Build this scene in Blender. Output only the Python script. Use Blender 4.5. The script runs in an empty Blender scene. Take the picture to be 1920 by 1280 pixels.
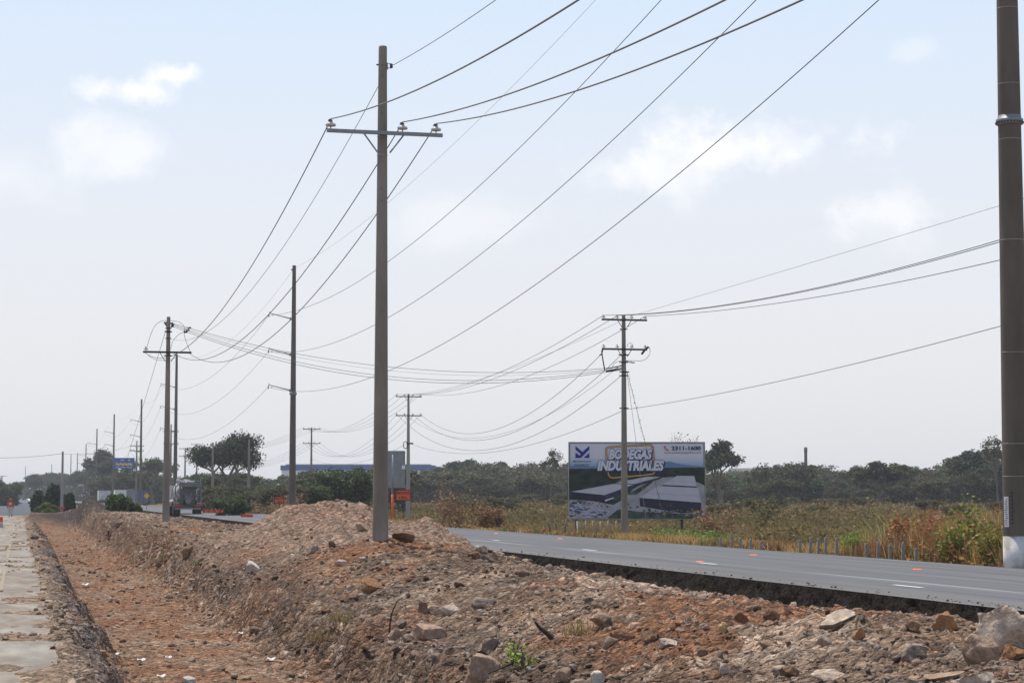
import bpy, math, random
import numpy as np
from mathutils import Vector, Matrix, Euler
R = math.radians
sc = bpy.context.scene
COL = sc.collection
# ---------------------------------------------------------------- camera, sky, sun, exposure
F = 3733.0                      # focal length in pixels of the 1920 px wide photograph (70 mm)
YAW, PITCH, CZ = R(13.84), math.atan(290/F), 1.6
cam = bpy.data.cameras.new('camera'); cam.lens = 70; cam.sensor_width = 36
cam.clip_start = .1; cam.clip_end = 20000
co = bpy.data.objects.new('camera', cam); COL.objects.link(co)
co.location = (0, 0, CZ); co.rotation_euler = (R(90)+PITCH, 0, -YAW); sc.camera = co
sc.view_settings.view_transform = 'Standard'; sc.view_settings.look = 'None'
sc.view_settings.exposure = 0; sc.view_settings.gamma = 1
SUN_EL, SUN_AZ = R(69), R(-22)  # azimuth clockwise from +Y
w = bpy.data.worlds.new('World'); sc.world = w; w.use_nodes = True
def build_world():
    nt = w.node_tree; N = nt.nodes; L = nt.links; N.clear()
    out = N.new('ShaderNodeOutputWorld'); bg = N.new('ShaderNodeBackground'); bg.inputs[1].default_value = .1
    sky = N.new('ShaderNodeTexSky'); sky.sky_type = 'NISHITA'; sky.sun_disc = False
    sky.sun_elevation = SUN_EL; sky.sun_rotation = SUN_AZ; sky.dust_density = 4; sky.air_density = 1.2; sky.ozone_density = 1
    tc = N.new('ShaderNodeTexCoord'); sep = N.new('ShaderNodeSeparateXYZ'); L.new(tc.outputs['Generated'], sep.inputs[0])
    ramp = N.new('ShaderNodeValToRGB'); L.new(sep.outputs[2], ramp.inputs[0])
    cr = ramp.color_ramp; cr.elements[0].position = 0; cr.elements[0].color = (.845, .85, .87, 1)
    cr.elements[1].position = 1.0; cr.elements[1].color = (.20, .31, .56, 1)
    for p, c in ((.06, (.89, .895, .925)), (.14, (.865, .905, .98)), (.25, (.735, .87, 1.05)), (.42, (.46, .60, .86)), (.65, (.27, .40, .68))):
        e = cr.elements.new(p); e.color = (*c, 1)
    sc10 = N.new('ShaderNodeVectorMath'); sc10.operation = 'SCALE'; sc10.inputs[3].default_value = 10; L.new(ramp.outputs[0], sc10.inputs[0])
    mix = N.new('ShaderNodeMix'); mix.data_type = 'RGBA'; mix.inputs[0].default_value = .9
    L.new(sky.outputs[0], mix.inputs[6]); L.new(sc10.outputs[0], mix.inputs[7])
    cur = mix.outputs[2]
    def cloud(px, py, sx, sy, amt, cur, seed, scale=14):
        d = ray(px, py); r = Vector((d.y, -d.x, 0)).normalized(); u = r.cross(d)
        if u.z < 0: u = -u
        def dot(v, s, off):
            m = N.new('ShaderNodeVectorMath'); m.operation = 'DOT_PRODUCT'; m.inputs[1].default_value = v; L.new(tc.outputs['Generated'], m.inputs[0])
            q = N.new('ShaderNodeMath'); q.operation = 'MULTIPLY_ADD'; q.inputs[1].default_value = 1/s; q.inputs[2].default_value = off; L.new(m.outputs['Value'], q.inputs[0]); return q.outputs[0]
        cb = N.new('ShaderNodeCombineXYZ'); L.new(dot(r, sx/F, 0), cb.inputs[0]); L.new(dot(u, sy/F, 0), cb.inputs[1])
        ln = N.new('ShaderNodeVectorMath'); ln.operation = 'LENGTH'; L.new(cb.outputs[0], ln.inputs[0])
        nz = N.new('ShaderNodeTexNoise'); nz.noise_dimensions = '4D'; nz.inputs['W'].default_value = seed; nz.inputs['Scale'].default_value = scale
        nz.inputs['Detail'].default_value = 8; nz.inputs['Roughness'].default_value = .62; L.new(tc.outputs['Generated'], nz.inputs['Vector'])
        a = N.new('ShaderNodeMath'); a.operation = 'MULTIPLY_ADD'; a.inputs[1].default_value = 4.2; L.new(nz.outputs[0], a.inputs[0])
        b = N.new('ShaderNodeMath'); b.operation = 'MULTIPLY_ADD'; b.inputs[1].default_value = -1; b.inputs[2].default_value = -1.12; L.new(ln.outputs['Value'], b.inputs[0]); L.new(b.outputs[0], a.inputs[2])
        mr = N.new('ShaderNodeMapRange'); mr.interpolation_type = 'SMOOTHSTEP'; mr.inputs[1].default_value = -.1; mr.inputs[2].default_value = .95; mr.inputs[4].default_value = amt; L.new(a.outputs[0], mr.inputs[0])
        # only the half of the sky that holds the cloud
        dd = N.new('ShaderNodeVectorMath'); dd.operation = 'DOT_PRODUCT'; dd.inputs[1].default_value = d; L.new(tc.outputs['Generated'], dd.inputs[0])
        gt = N.new('ShaderNodeMath'); gt.operation = 'GREATER_THAN'; gt.inputs[1].default_value = .5; L.new(dd.outputs['Value'], gt.inputs[0])
        mu = N.new('ShaderNodeMath'); mu.operation = 'MULTIPLY'; L.new(mr.outputs[0], mu.inputs[0]); L.new(gt.outputs[0], mu.inputs[1])
        mx = N.new('ShaderNodeMix'); mx.data_type = 'RGBA'; L.new(mu.outputs[0], mx.inputs[0]); L.new(cur, mx.inputs[6]); mx.inputs[7].default_value = (10.9, 10.9, 11.0, 1)
        return mx.outputs[2]
    for args in ((330, 140, 62, 30, .95, 3.1, 30), (255, 170, 110, 26, .8, 5.5, 30), (245, 285, 110, 60, .55, 7.7, 16),
                 (1360, 285, 190, 70, .95, 1.2, 22), (1490, 290, 150, 64, .75, 9.2, 22), (1220, 330, 150, 70, .6, 4.2, 18),
                 (1680, 390, 110, 50, .55, 2.4, 22), (1580, 440, 170, 50, .4, 6.4, 16), (850, 420, 160, 70, .3, 8.1, 14), (1720, 95, 50, 24, .25, 11, 24), (40, 330, 140, 70, .3, 12, 14)):
        cur = cloud(args[0], args[1], args[2], args[3], args[4], cur, args[5], args[6])
    L.new(cur, bg.inputs[0]); L.new(bg.outputs[0], out.inputs[0])
FW = Vector((math.sin(YAW), math.cos(YAW), 0)); RT = Vector((math.cos(YAW), -math.sin(YAW), 0)); UP = Vector((0, 0, 1))
def ray(px, py):
    x, y = (px-960)/F, (640-py)/F
    f = math.cos(PITCH) - y*math.sin(PITCH); u = math.sin(PITCH) + y*math.cos(PITCH)
    return (RT*x + FW*f + UP*u).normalized()
def P(px, py, D):               # point seen at a pixel of the photograph, at horizontal depth D
    r = ray(px, py); return Vector((0, 0, CZ)) + r*(D/r.dot(FW))
def PX(px, X, z=0.0):           # point on the line X = const (parallel to the road) seen in column px
    r = ray(px, 930); t = X/r.x; return Vector((X, r.y*t, z))
def depth(x, y): return x*FW.x + y*FW.y
build_world()
sd = bpy.data.lights.new('sun', 'SUN'); sd.energy = 5.0; sd.angle = R(.6); sd.color = (1, .955, .88)
so = bpy.data.objects.new('sun', sd); COL.objects.link(so)
so.rotation_euler = Vector((math.sin(SUN_AZ)*math.cos(SUN_EL), math.cos(SUN_AZ)*math.cos(SUN_EL), math.sin(SUN_EL))).to_track_quat('Z', 'Y').to_euler()
# ---------------------------------------------------------------- helpers
rng = np.random.default_rng(11); random.seed(5)
def tag(o, label=None, cat=None, group=None, kind=None):
    for k, v in (('label', label), ('category', cat), ('group', group), ('kind', kind)):
        if v: o[k] = v
    return o
def empty(name, loc, rz=0, label=None, cat=None, group=None):
    o = bpy.data.objects.new(name, None); COL.objects.link(o); o.location = loc; o.rotation_euler = (0, 0, rz); o.empty_display_size = .2
    return tag(o, label, cat, group)
def link(name, me, mat=None, parent=None, smooth=False):
    o = bpy.data.objects.new(name, me); COL.objects.link(o)
    if mat is not None:
        for m in (mat if isinstance(mat, (list, tuple)) else [mat]): me.materials.append(m)
    if smooth: me.polygons.foreach_set('use_smooth', np.ones(len(me.polygons), bool))
    if parent is not None: o.parent = parent
    return o
def arr_mesh(name, V, Fc, col=None, nf=None):
    V = np.asarray(V, np.float32); Fc = np.asarray(Fc, np.int32); me = bpy.data.meshes.new(name)
    me.vertices.add(len(V)); me.vertices.foreach_set('co', V.ravel())
    k = Fc.shape[1]; me.loops.add(Fc.size); me.loops.foreach_set('vertex_index', Fc.ravel())
    me.polygons.add(len(Fc)); me.polygons.foreach_set('loop_start', np.arange(0, Fc.size, k, dtype=np.int32)); me.polygons.foreach_set('loop_total', np.full(len(Fc), k, np.int32))
    if col is not None:
        a = me.color_attributes.new('Col', 'FLOAT_COLOR', 'POINT'); c = np.ones((len(V), 4), np.float32); c[:, :3] = col; a.data.foreach_set('color', c.ravel())
    me.update(calc_edges=True); return me
class MB:
    def __init__(s): s.v = []; s.f = []; s.m = []
    def add(s, V, Fs, mi=0):
        b = len(s.v); s.v += [tuple(p) for p in V]; s.f += [tuple(i+b for i in f) for f in Fs]; s.m += [mi]*len(Fs); return s
    def box(s, c, d, rot=None, mi=0, bev=0.0):
        hx, hy, hz = d[0]/2, d[1]/2, d[2]/2; c = Vector(c); M = rot.to_matrix() if isinstance(rot, Euler) else (rot or Matrix.Identity(3))
        V = [c + M @ Vector((x*hx, y*hy, z*hz)) for x in (-1, 1) for y in (-1, 1) for z in (-1, 1)]
        return s.add(V, [(0, 1, 3, 2), (4, 6, 7, 5), (0, 4, 5, 1), (2, 3, 7, 6), (0, 2, 6, 4), (1, 5, 7, 3)], mi)
    def tube(s, pts, r, n=8, caps=True, mi=0):
        pts = [Vector(p) for p in pts]; m = len(pts); rs = r if isinstance(r, (list, tuple)) else [r]*m; V = []
        for i, p in enumerate(pts):
            t = (pts[min(i+1, m-1)] - pts[max(i-1, 0)]).normalized()
            a = t.cross(Vector((0, 0, 1)) if abs(t.z) < .9 else Vector((1, 0, 0))).normalized(); b = t.cross(a)
            V += [p + (a*math.cos(2*math.pi*k/n) + b*math.sin(2*math.pi*k/n))*rs[i] for k in range(n)]
        Fs = [(i*n+k, (i+1)*n+k, (i+1)*n+(k+1) % n, i*n+(k+1) % n) for i in range(m-1) for k in range(n)]
        if caps: Fs += [tuple(range(n)), tuple(range((m-1)*n, m*n))[::-1]]
        return s.add(V, Fs, mi)
    def lathe(s, prof, n=24, c=(0, 0, 0), M=None, mi=0):   # prof: (r, z)
        c = Vector(c); V = []
        for r, z in prof:
            for k in range(n):
                p = Vector((r*math.cos(2*math.pi*k/n), r*math.sin(2*math.pi*k/n), z)); V.append(c + (M @ p if M else p))
        m = len(prof); Fs = [(i*n+k, i*n+(k+1) % n, (i+1)*n+(k+1) % n, (i+1)*n+k) for i in range(m-1) for k in range(n)]
        Fs += [tuple(range(n))[::-1], tuple(range((m-1)*n, m*n))]
        return s.add(V, Fs, mi)
    def build(s, name, mat, parent=None, smooth=False):
        me = bpy.data.meshes.new(name); me.from_pydata(s.v, [], s.f)
        o = link(name, me, mat, parent, smooth)
        if any(s.m): me.polygons.foreach_set('material_index', s.m)
        me.update(); return o
def copy_tree(o, parent=None):
    c = o.copy(); COL.objects.link(c); c.parent = parent
    for ch in o.children: copy_tree(ch, c)
    return c
# ---- noise
def _h(i, j, s): 
    n = (i.astype(np.int64)*374761393 + j.astype(np.int64)*668265263 + s*1442695041) & 0xffffffff
    n = ((n ^ (n >> 13))*1274126177) & 0xffffffff; return ((n ^ (n >> 16)) & 0xffffff)/float(0xffffff)
def vn(x, y, s=0):
    i = np.floor(x); j = np.floor(y); u = x-i; v = y-j; u = u*u*(3-2*u); v = v*v*(3-2*v)
    return (_h(i, j, s)*(1-u)+_h(i+1, j, s)*u)*(1-v) + (_h(i, j+1, s)*(1-u)+_h(i+1, j+1, s)*u)*v
def fbm(x, y, s=0, o=4):
    t = 0; a = .5; tot = 0
    for k in range(o): t = t + a*vn(x*2**k+17.3*k, y*2**k-9.1*k, s+k); tot += a; a *= .5
    return t/tot
def worley(x, y, s=0):          # stones: distance to nearest jittered point minus its radius; and an id
    i0 = np.floor(x); j0 = np.floor(y); best = np.full(np.shape(x), -9.0); idb = np.zeros(np.shape(x))
    for a in (-1, 0, 1):
        for b in (-1, 0, 1):
            i = i0+a; j = j0+b; px = i+.15+.7*_h(i, j, s); py = j+.15+.7*_h(i, j, s+1); r = .12+.42*_h(i, j, s+2)**2
            v = r - np.hypot(x-px, y-py); m = v > best; best = np.where(m, v, best); idb = np.where(m, _h(i, j, s+3), idb)
    return best, idb
def ss(a, b, x): t = np.clip((x-a)/(b-a), 0, 1); return t*t*(3-2*t)
# ---- materials
def nodes(name):
    m = bpy.data.materials.new(name); m.use_nodes = True; nt = m.node_tree; return m, nt.nodes, nt.links, nt.nodes['Principled BSDF']
def mat(name, color, rough=.8, metal=0, var=.18, scale=6, bump=0, bscale=40, attr=False, stretch=(1, 1, 1), var2=None, spec=.3, trans=0, col2=None, scale2=1.2):
    m, N, L, B = nodes(name); B.inputs['Roughness'].default_value = rough; B.inputs['Metallic'].default_value = metal; B.inputs['Specular IOR Level'].default_value = spec
    tc = N.new('ShaderNodeTexCoord'); mp = N.new('ShaderNodeMapping'); mp.inputs['Scale'].default_value = stretch; L.new(tc.outputs['Object'], mp.inputs[0])
    nz = N.new('ShaderNodeTexNoise'); nz.inputs['Scale'].default_value = scale; nz.inputs['Detail'].default_value = 8; nz.inputs['Roughness'].default_value = .65; L.new(mp.outputs[0], nz.inputs['Vector'])
    mr = N.new('ShaderNodeMapRange'); mr.inputs[1].default_value = .3; mr.inputs[2].default_value = .7; mr.inputs[3].default_value = 1-var; mr.inputs[4].default_value = 1+var; L.new(nz.outputs[0], mr.inputs[0])
    vm = N.new('ShaderNodeVectorMath'); vm.operation = 'SCALE'; L.new(mr.outputs[0], vm.inputs[3])
    if attr:
        at = N.new('ShaderNodeVertexColor'); at.layer_name = 'Col'; L.new(at.outputs[0], vm.inputs[0])
    elif col2:
        n2 = N.new('ShaderNodeTexNoise'); n2.inputs['Scale'].default_value = scale2; n2.inputs['Detail'].default_value = 5; L.new(mp.outputs[0], n2.inputs['Vector'])
        r2 = N.new('ShaderNodeMapRange'); r2.inputs[1].default_value = .42; r2.inputs[2].default_value = .6; L.new(n2.outputs[0], r2.inputs[0])
        mx = N.new('ShaderNodeMix'); mx.data_type = 'RGBA'; mx.inputs[6].default_value = (*color, 1); mx.inputs[7].default_value = (*col2, 1); L.new(r2.outputs[0], mx.inputs[0]); L.new(mx.outputs[2], vm.inputs[0])
    else: vm.inputs[0].default_value = color
    L.new(vm.outputs[0], B.inputs['Base Color'])
    if bump:
        n3 = N.new('ShaderNodeTexNoise'); n3.inputs['Scale'].default_value = bscale; n3.inputs['Detail'].default_value = 6; n3.inputs['Roughness'].default_value = .6; L.new(mp.outputs[0], n3.inputs['Vector'])
        bp = N.new('ShaderNodeBump'); bp.inputs['Strength'].default_value = 1; bp.inputs['Distance'].default_value = bump; L.new(n3.outputs[0], bp.inputs['Height']); L.new(bp.outputs[0], B.inputs['Normal'])
    if trans:
        tr = N.new('ShaderNodeBsdfTranslucent'); L.new(vm.outputs[0], tr.inputs[0]); ms = N.new('ShaderNodeMixShader'); ms.inputs[0].default_value = trans
        L.new(B.outputs[0], ms.inputs[1]); L.new(tr.outputs[0], ms.inputs[2]); L.new(ms.outputs[0], N['Material Output'].inputs[0])
    return m
def earth_mat():
    m = mat('earth', (0, 0, 0), .95, attr=True, var=.42, scale=9, bump=.05, bscale=24, spec=.08); nt = m.node_tree; N, L = nt.nodes, nt.links; B = N['Principled BSDF']
    tc = N.new('ShaderNodeTexCoord'); src = B.inputs['Base Color'].links[0].from_socket; hs = []
    wob = N.new('ShaderNodeTexNoise'); wob.inputs['Scale'].default_value = 7; L.new(tc.outputs['Object'], wob.inputs['Vector']); av = N.new('ShaderNodeVectorMath'); av.operation = 'MULTIPLY_ADD'; L.new(wob.outputs['Color'], av.inputs[0]); av.inputs[1].default_value = (.12, .12, .12); L.new(tc.outputs['Object'], av.inputs[2])
    for sc_, lo, hi in ((8, .62, 1.42), (24, .6, 1.5)):
        v = N.new('ShaderNodeTexVoronoi'); v.inputs['Scale'].default_value = sc_; L.new(av.outputs[0], v.inputs['Vector']); sp = N.new('ShaderNodeSeparateColor'); L.new(v.outputs['Color'], sp.inputs[0])
        mr = N.new('ShaderNodeMapRange'); mr.inputs[3].default_value = lo; mr.inputs[4].default_value = hi; L.new(sp.outputs[0], mr.inputs[0]); q = N.new('ShaderNodeVectorMath'); q.operation = 'SCALE'; L.new(src, q.inputs[0]); L.new(mr.outputs[0], q.inputs[3]); src = q.outputs[0]
        pw = N.new('ShaderNodeMath'); pw.operation = 'MULTIPLY'; L.new(v.outputs['Distance'], pw.inputs[0]); L.new(v.outputs['Distance'], pw.inputs[1]); hs.append((pw.outputs[0], -1.0/sc_*.9))
    L.new(src, B.inputs['Base Color']); bp = next(n for n in N if n.type == 'BUMP'); h = bp.inputs['Height'].links[0].from_socket
    for o, k in hs:
        a = N.new('ShaderNodeMath'); a.operation = 'MULTIPLY_ADD'; L.new(o, a.inputs[0]); a.inputs[1].default_value = k/.05; L.new(h, a.inputs[2]); h = a.outputs[0]
    L.new(h, bp.inputs['Height']); return m
M = dict(
    earth=earth_mat(),
    stone=mat('stone', (0, 0, 0), .9, attr=True, var=.38, scale=12, bump=.035, bscale=20, spec=.15),
    leaf=mat('leaf', (0, 0, 0), .6, attr=True, var=.15, scale=2, trans=.3, spec=.2),
    dry=mat('dry_grass', (0, 0, 0), .8, attr=True, var=.15, scale=2, trans=.3, spec=.1),
    bark=mat('bark', (.15, .12, .095), .9, var=.3, scale=5, stretch=(1, 1, .3), bump=.02, bscale=12),
    concrete=mat('pole_concrete', (.215, .18, .145), .85, var=.2, scale=2.2, bump=.003, bscale=60, stretch=(1, 1, .35), col2=(.265, .23, .19), scale2=.9),
    dconcrete=mat('dark_pole_concrete', (.12, .093, .073), .8, var=.22, scale=2, bump=.003, bscale=50, stretch=(1, 1, .25), col2=(.15, .12, .095), scale2=.6),
    gconcrete=mat('grey_pole_concrete', (.30, .28, .26), .85, var=.15, scale=2, bump=.003, bscale=50, stretch=(1, 1, .3)),
    white=mat('whitewash', (.66, .64, .60), .85, var=.12, scale=5, bump=.004, bscale=30, col2=(.32, .29, .26), scale2=2.6),
    steel=mat('galvanised_steel', (.26, .27, .28), .55, .5, var=.15, scale=9),
    dsteel=mat('dark_steel', (.05, .048, .046), .6, .3, var=.2),
    porcelain=mat('porcelain', (.55, .52, .50), .25, var=.1, spec=.5, scale=20),
    wire=mat('wire', (.075, .07, .066), .6, .3, var=.05),
    wirel=mat('light_wire', (.20, .185, .175), .6, .3, var=.05),
    hole=mat('hole_dark', (.015, .013, .012), .9, var=0),
    hole_=None,
    orange=mat('orange_sign_paint', (.72, .10, .025), .5, var=.1, scale=5),
    black=mat('black_paint', (.012, .012, .012), .5, var=0),
    rubber=mat('rubber', (.02, .02, .02), .8, var=.2, bump=.004),
    alu=mat('sign_back', (.23, .24, .245), .55, .2, var=.12, scale=2.5),
    truckgrey=mat('truck_paint_white', (.60, .60, .60), .35, var=.1, scale=2, col2=(.42, .41, .40)),
    dirtymetal=mat('dirty_metal', (.10, .097, .093), .7, .2, var=.45, scale=3),
    drumwhite=mat('dusty_drum', (.52, .51, .49), .75, var=.25, scale=1.5, col2=(.30, .29, .27), scale2=.9),
    greymud=mat('cement_crust', (.17, .16, .15), .9, var=.4, scale=2.5, bump=.03, bscale=9),
    red=mat('red_lens', (.5, .03, .03), .3, var=0),
    blue=mat('blue_tarp', (.035, .10, .26), .55, var=.15, scale=1.5),
    fascia=mat('blue_fascia', (.055, .12, .32), .55, var=.05, scale=.1),
    cream=mat('cream_paint', (.72, .70, .62), .6, var=.06),
    palewall=mat('pale_wall', (.74, .74, .74), .7, var=.05, scale=.2),
    yellow=mat('yellow_paint', (.72, .42, .04), .5, var=.1),
)
# ---------------------------------------------------------------- worksite terrain
def bump_at(x, y, cx, cy, rx, ry, h, p=1.0):
    r = np.sqrt(((x-cx)/rx)**2 + ((y-cy)/ry)**2); return h*np.clip(1-r, 0, 1)**p
def H(x, y, fine=True):
    x = np.asarray(x, float); y = np.asarray(y, float)
    e = fbm(x*.8, y*.55, 3, 3)-.5; n2 = fbm(x*.35+5, y*.2, 9, 4)-.5
    xl = .95 + .95*(fbm(y*.9, y*0, 21, 5)-.5) ; xr = 4.05 + 1.0*(fbm(y*.22, y*0+3, 31, 4)-.5); wd = (.85 + .9*fbm(y*.3+4, y*0, 35, 3))*(.55 + .45*ss(45, 75, y))
    crest = .28 + .25*n2 + .03*ss(60, 140, y)
    plat = crest - .46*ss(8.5, 11.9, x) + .10*e
    plat = plat - (1-ss(4.3, 7.4, x))*.66*(1-ss(48, 78, y))
    z = plat.copy()
    # spoil heaps
    z += bump_at(x, y, 7.3, 41, 4.5, 9, .36, 1.6)
    m = bump_at(x, y, 10.1, 60.2, 4.5, 6.2, 1.36, 1.15) + bump_at(x, y, 7.6, 60, 3.0, 6, .26, 1.2) + bump_at(x, y, 6.0, 56, 2.5, 7, .28, 1.2)
    m = np.maximum(m, bump_at(x, y, 10.9, 54, 2.4, 3.6, 1.02, .75)); m = np.maximum(m, bump_at(x, y, 10.0, 56.5, 2.8, 3.4, 1.00, .8))
    z += m*(.74+.52*fbm(x*1.0, y*.8, 41, 5)) 
    z += bump_at(x, y, 5.6, 178, 2.9, 9, 1.15, 1.0)*(.8+.4*fbm(x*.9, y*.5, 43, 4)) + bump_at(x, y, 4.6, 163, 2.4, 9, .7, .8)
    z += .05*ss(4.2, 5.5, x)*bump_at(x, y, 5.5, 150, 2.5, 45, 1, .5)
    # road side ditch
    d = ss(11.75, 12.75, x + 1.1*(fbm(y*.35, y*0, 51, 3)-.5)); z = z*(1-d) + (-.78)*d
    # trench
    floor = -1.02 + .08*n2 + 1.0*ss(140, 172, y) - .0
    t = ss(0, 1, (x-xr)/wd + .75*(fbm(x*2.0, y*1.2, 61, 4)-.5)); z = floor*(1-t) + z*t
    # old road side
    slab = -.425 + .030*np.clip((fbm(x*1.1, y*.62, 71, 5)-.56)*9, -1, 2.0)
    heap = .17*fbm(x*3, y*2, 77, 4)*np.exp(-((x-.72)/.30)**2)
    l = ss(0, 1, (x-xl)/.42 + .5*(fbm(x*3, y*2, 79, 3)-.5)); z = (slab+heap)*(1-l) + z*l
    z = np.where(y > 200, z*(1-ss(200, 235, y)) + (-.45)*ss(200, 235, y), z)
    if fine:
        a = np.where(x < .5, .08, 1.0)*np.where((x > 1.6) & (x < 3.8), .55, 1.0)
        bank = np.exp(-((x-xr-wd*.5)/.8)**2)
        z = z + a*(1-.5*np.clip(bump_at(x, y, 9.2, 58, 6, 9, 2.2), 0, 1))*(.22*(fbm(x*1.5, y*.9, 81, 5)-.5)*(1+1.6*bank) + .09*(np.abs(fbm(x*3.7, y*2.6, 85, 4)-.5)*-2+.2)*(1+1.3*bank))
        b1, i1 = worley(x*2.6, y*2.0, 91); b2, i2 = worley(x*6.5, y*5, 97)
        z = z + a*(.17*np.sqrt(np.clip(b1, 0, 1))*np.where(i1 > .5, 1, 0)*.6 + .075*np.sqrt(np.clip(b2, 0, 1))*np.where(i2 > .3, 1, 0))
    return z
def H1(x, y): return float(H(np.array([x]), np.array([y]))[0])
def hit(px, py):                # where a pixel of the photograph lands on the worksite
    r = ray(px, py); t = np.geomspace(9, 400, 2600); x = r.x*t; y = r.y*t; z = CZ + r.z*t
    below = z < H(x, y); i = int(np.argmax(below)) if below.any() else -1
    return Vector((x[i], y[i], z[i])), t[i]
def earthcol(x, y, z):
    g = fbm(x*.5, y*.32, 101, 4); g2 = fbm(x*1.4, y*.9, 105, 4); g3 = fbm(x*4, y*3, 109, 3)
    tan = np.array((.235, .145, .090)); grey = np.array((.135, .090, .062)); red = np.array((.205, .094, .047)); dark = np.array((.09, .064, .05)); dust = np.array((.38, .28, .21))
    def mx(a, b, t): t = t[..., None]; return a*(1-t)+b*t
    c = mx(np.broadcast_to(tan, x.shape+(3,)), grey, ss(.42, .6, g2)); c = mx(c, red, ss(.50, .62, g)*.85)
    tr = ss(1.2, 1.8, x)*(1-ss(3.8, 4.8, x))*(1-ss(140, 160, y)); c = mx(c, np.array((.225, .112, .060)), tr*(.6+.4*ss(.35, .6, g2)))
    c = mx(c, np.array((.24, .165, .112)), tr*ss(.46, .6, g2)*.75)
    c = mx(c, grey*.95, ss(3.9, 4.5, x)*(1-ss(5.2, 6, x))*.6)
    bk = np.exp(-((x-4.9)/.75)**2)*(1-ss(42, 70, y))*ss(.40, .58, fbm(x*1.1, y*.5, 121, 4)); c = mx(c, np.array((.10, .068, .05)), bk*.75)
    gp = ss(.50, .64, fbm(x*.45, y*.22, 125, 4))*ss(4.5, 6, x); c = mx(c, np.array((.16, .12, .09)), gp*.6); pp = ss(.56, .68, fbm(x*.7, y*.35, 127, 4))*ss(5, 7, x); c = mx(c, np.array((.34, .245, .175)), pp*.8)
    md = np.clip(bump_at(x, y, 9.2, 58, 6, 9, 2.2), 0, 1); c = mx(c, np.array((.25, .165, .115)), md*.8)
    lf = 1-ss(.6, 1.1, x); c = mx(c, np.array((.26, .19, .13)), lf*.8)
    edge = np.exp(-((x-1.05)/.42)**2)*ss(.40, .55, g2+.15*g3); c = mx(c, np.array((.12, .10, .088)), edge*.9)
    dk = np.clip(bump_at(x, y, 5.2, 178, 5.5, 30, 2.5), 0, 1); c = mx(c, np.array((.055, .042, .036)), dk)
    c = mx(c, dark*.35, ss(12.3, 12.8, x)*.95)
    b2, i2 = worley(x*6.5, y*5, 97); s = (b2 > .02); pal = np.array([(.36, .28, .22), (.24, .125, .07), (.17, .13, .105), (.44, .37, .30), (.12, .09, .075)])
    pc = pal[np.clip((i2*5).astype(int), 0, 4)]; c = np.where((s & (x > 3.6))[..., None], c*.65+pc*.35, c)
    return c*(.8+.4*g3)[..., None]
ys = 7.0*np.exp(np.arange(0, 830)*.0043); xs = np.concatenate([np.linspace(-9, -1.2, 40)[:-1], np.arange(-1.2, 13.9, .04)])
XX, YY = np.meshgrid(xs, ys); ZZ = H(XX, YY); nx, ny = len(xs), len(ys)
idx = np.arange(nx*ny).reshape(ny, nx); Q = np.stack([idx[:-1, :-1], idx[:-1, 1:], idx[1:, 1:], idx[1:, :-1]], -1).reshape(-1, 4)
jx = XX + .010*(_h(XX*977, YY*991, 5)-.5)
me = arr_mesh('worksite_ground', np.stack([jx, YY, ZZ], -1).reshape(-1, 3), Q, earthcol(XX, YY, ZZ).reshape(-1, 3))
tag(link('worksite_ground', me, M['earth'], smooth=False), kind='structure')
# ---------------------------------------------------------------- the wide ground
def G(x, y):
    x = np.asarray(x, float); y = np.asarray(y, float)
    base = -.45 + .33*np.exp(-((x-22)/3.2)**2) + .5*(fbm(x*.03, y*.03, 131, 3)-.5)*ss(26, 45, x) + .25*(fbm(x*.2, y*.2, 133, 3)-.5)*ss(23, 30, x) + .42*ss(110, 300, y)*ss(20, 50, x)
    under = (1-ss(220, 236, y))*(1-ss(12.5, 13.5, x))*ss(-9, -8, x)*ss(-1e6, 1, y)
    rd = (1-ss(21.6, 22.6, x))*ss(12.6, 13.4, x)
    base = base*(1-rd) + (-.62)*rd
    base = np.where((x < -1) , -.47, base)
    return base - 1.6*under
gx = np.unique(np.concatenate([-np.geomspace(12, 9000, 26), np.linspace(-11, 22, 34), np.linspace(22.3, 60, 90), np.geomspace(61, 9000, 90)]))
gy = np.unique(np.concatenate([np.linspace(-400, 4, 10), np.linspace(5, 260, 200), np.geomspace(262, 9000, 90)]))
XG, YG = np.meshgrid(gx, gy); ZG = G(XG, YG); n1, n2_ = len(gx), len(gy)
idx = np.arange(n1*n2_).reshape(n2_, n1); Q = np.stack([idx[:-1, :-1], idx[:-1, 1:], idx[1:, 1:], idx[1:, :-1]], -1).reshape(-1, 4)
fieldmat = mat('field_soil', (.17, .12, .062), .95, var=.35, scale=.9, col2=(.095, .092, .045), scale2=.09, bump=.15, bscale=1.2, spec=.05)
tag(link('ground', arr_mesh('ground', np.stack([XG, YG, ZG], -1).reshape(-1, 3), Q), fieldmat, smooth=True), kind='structure')
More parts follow.
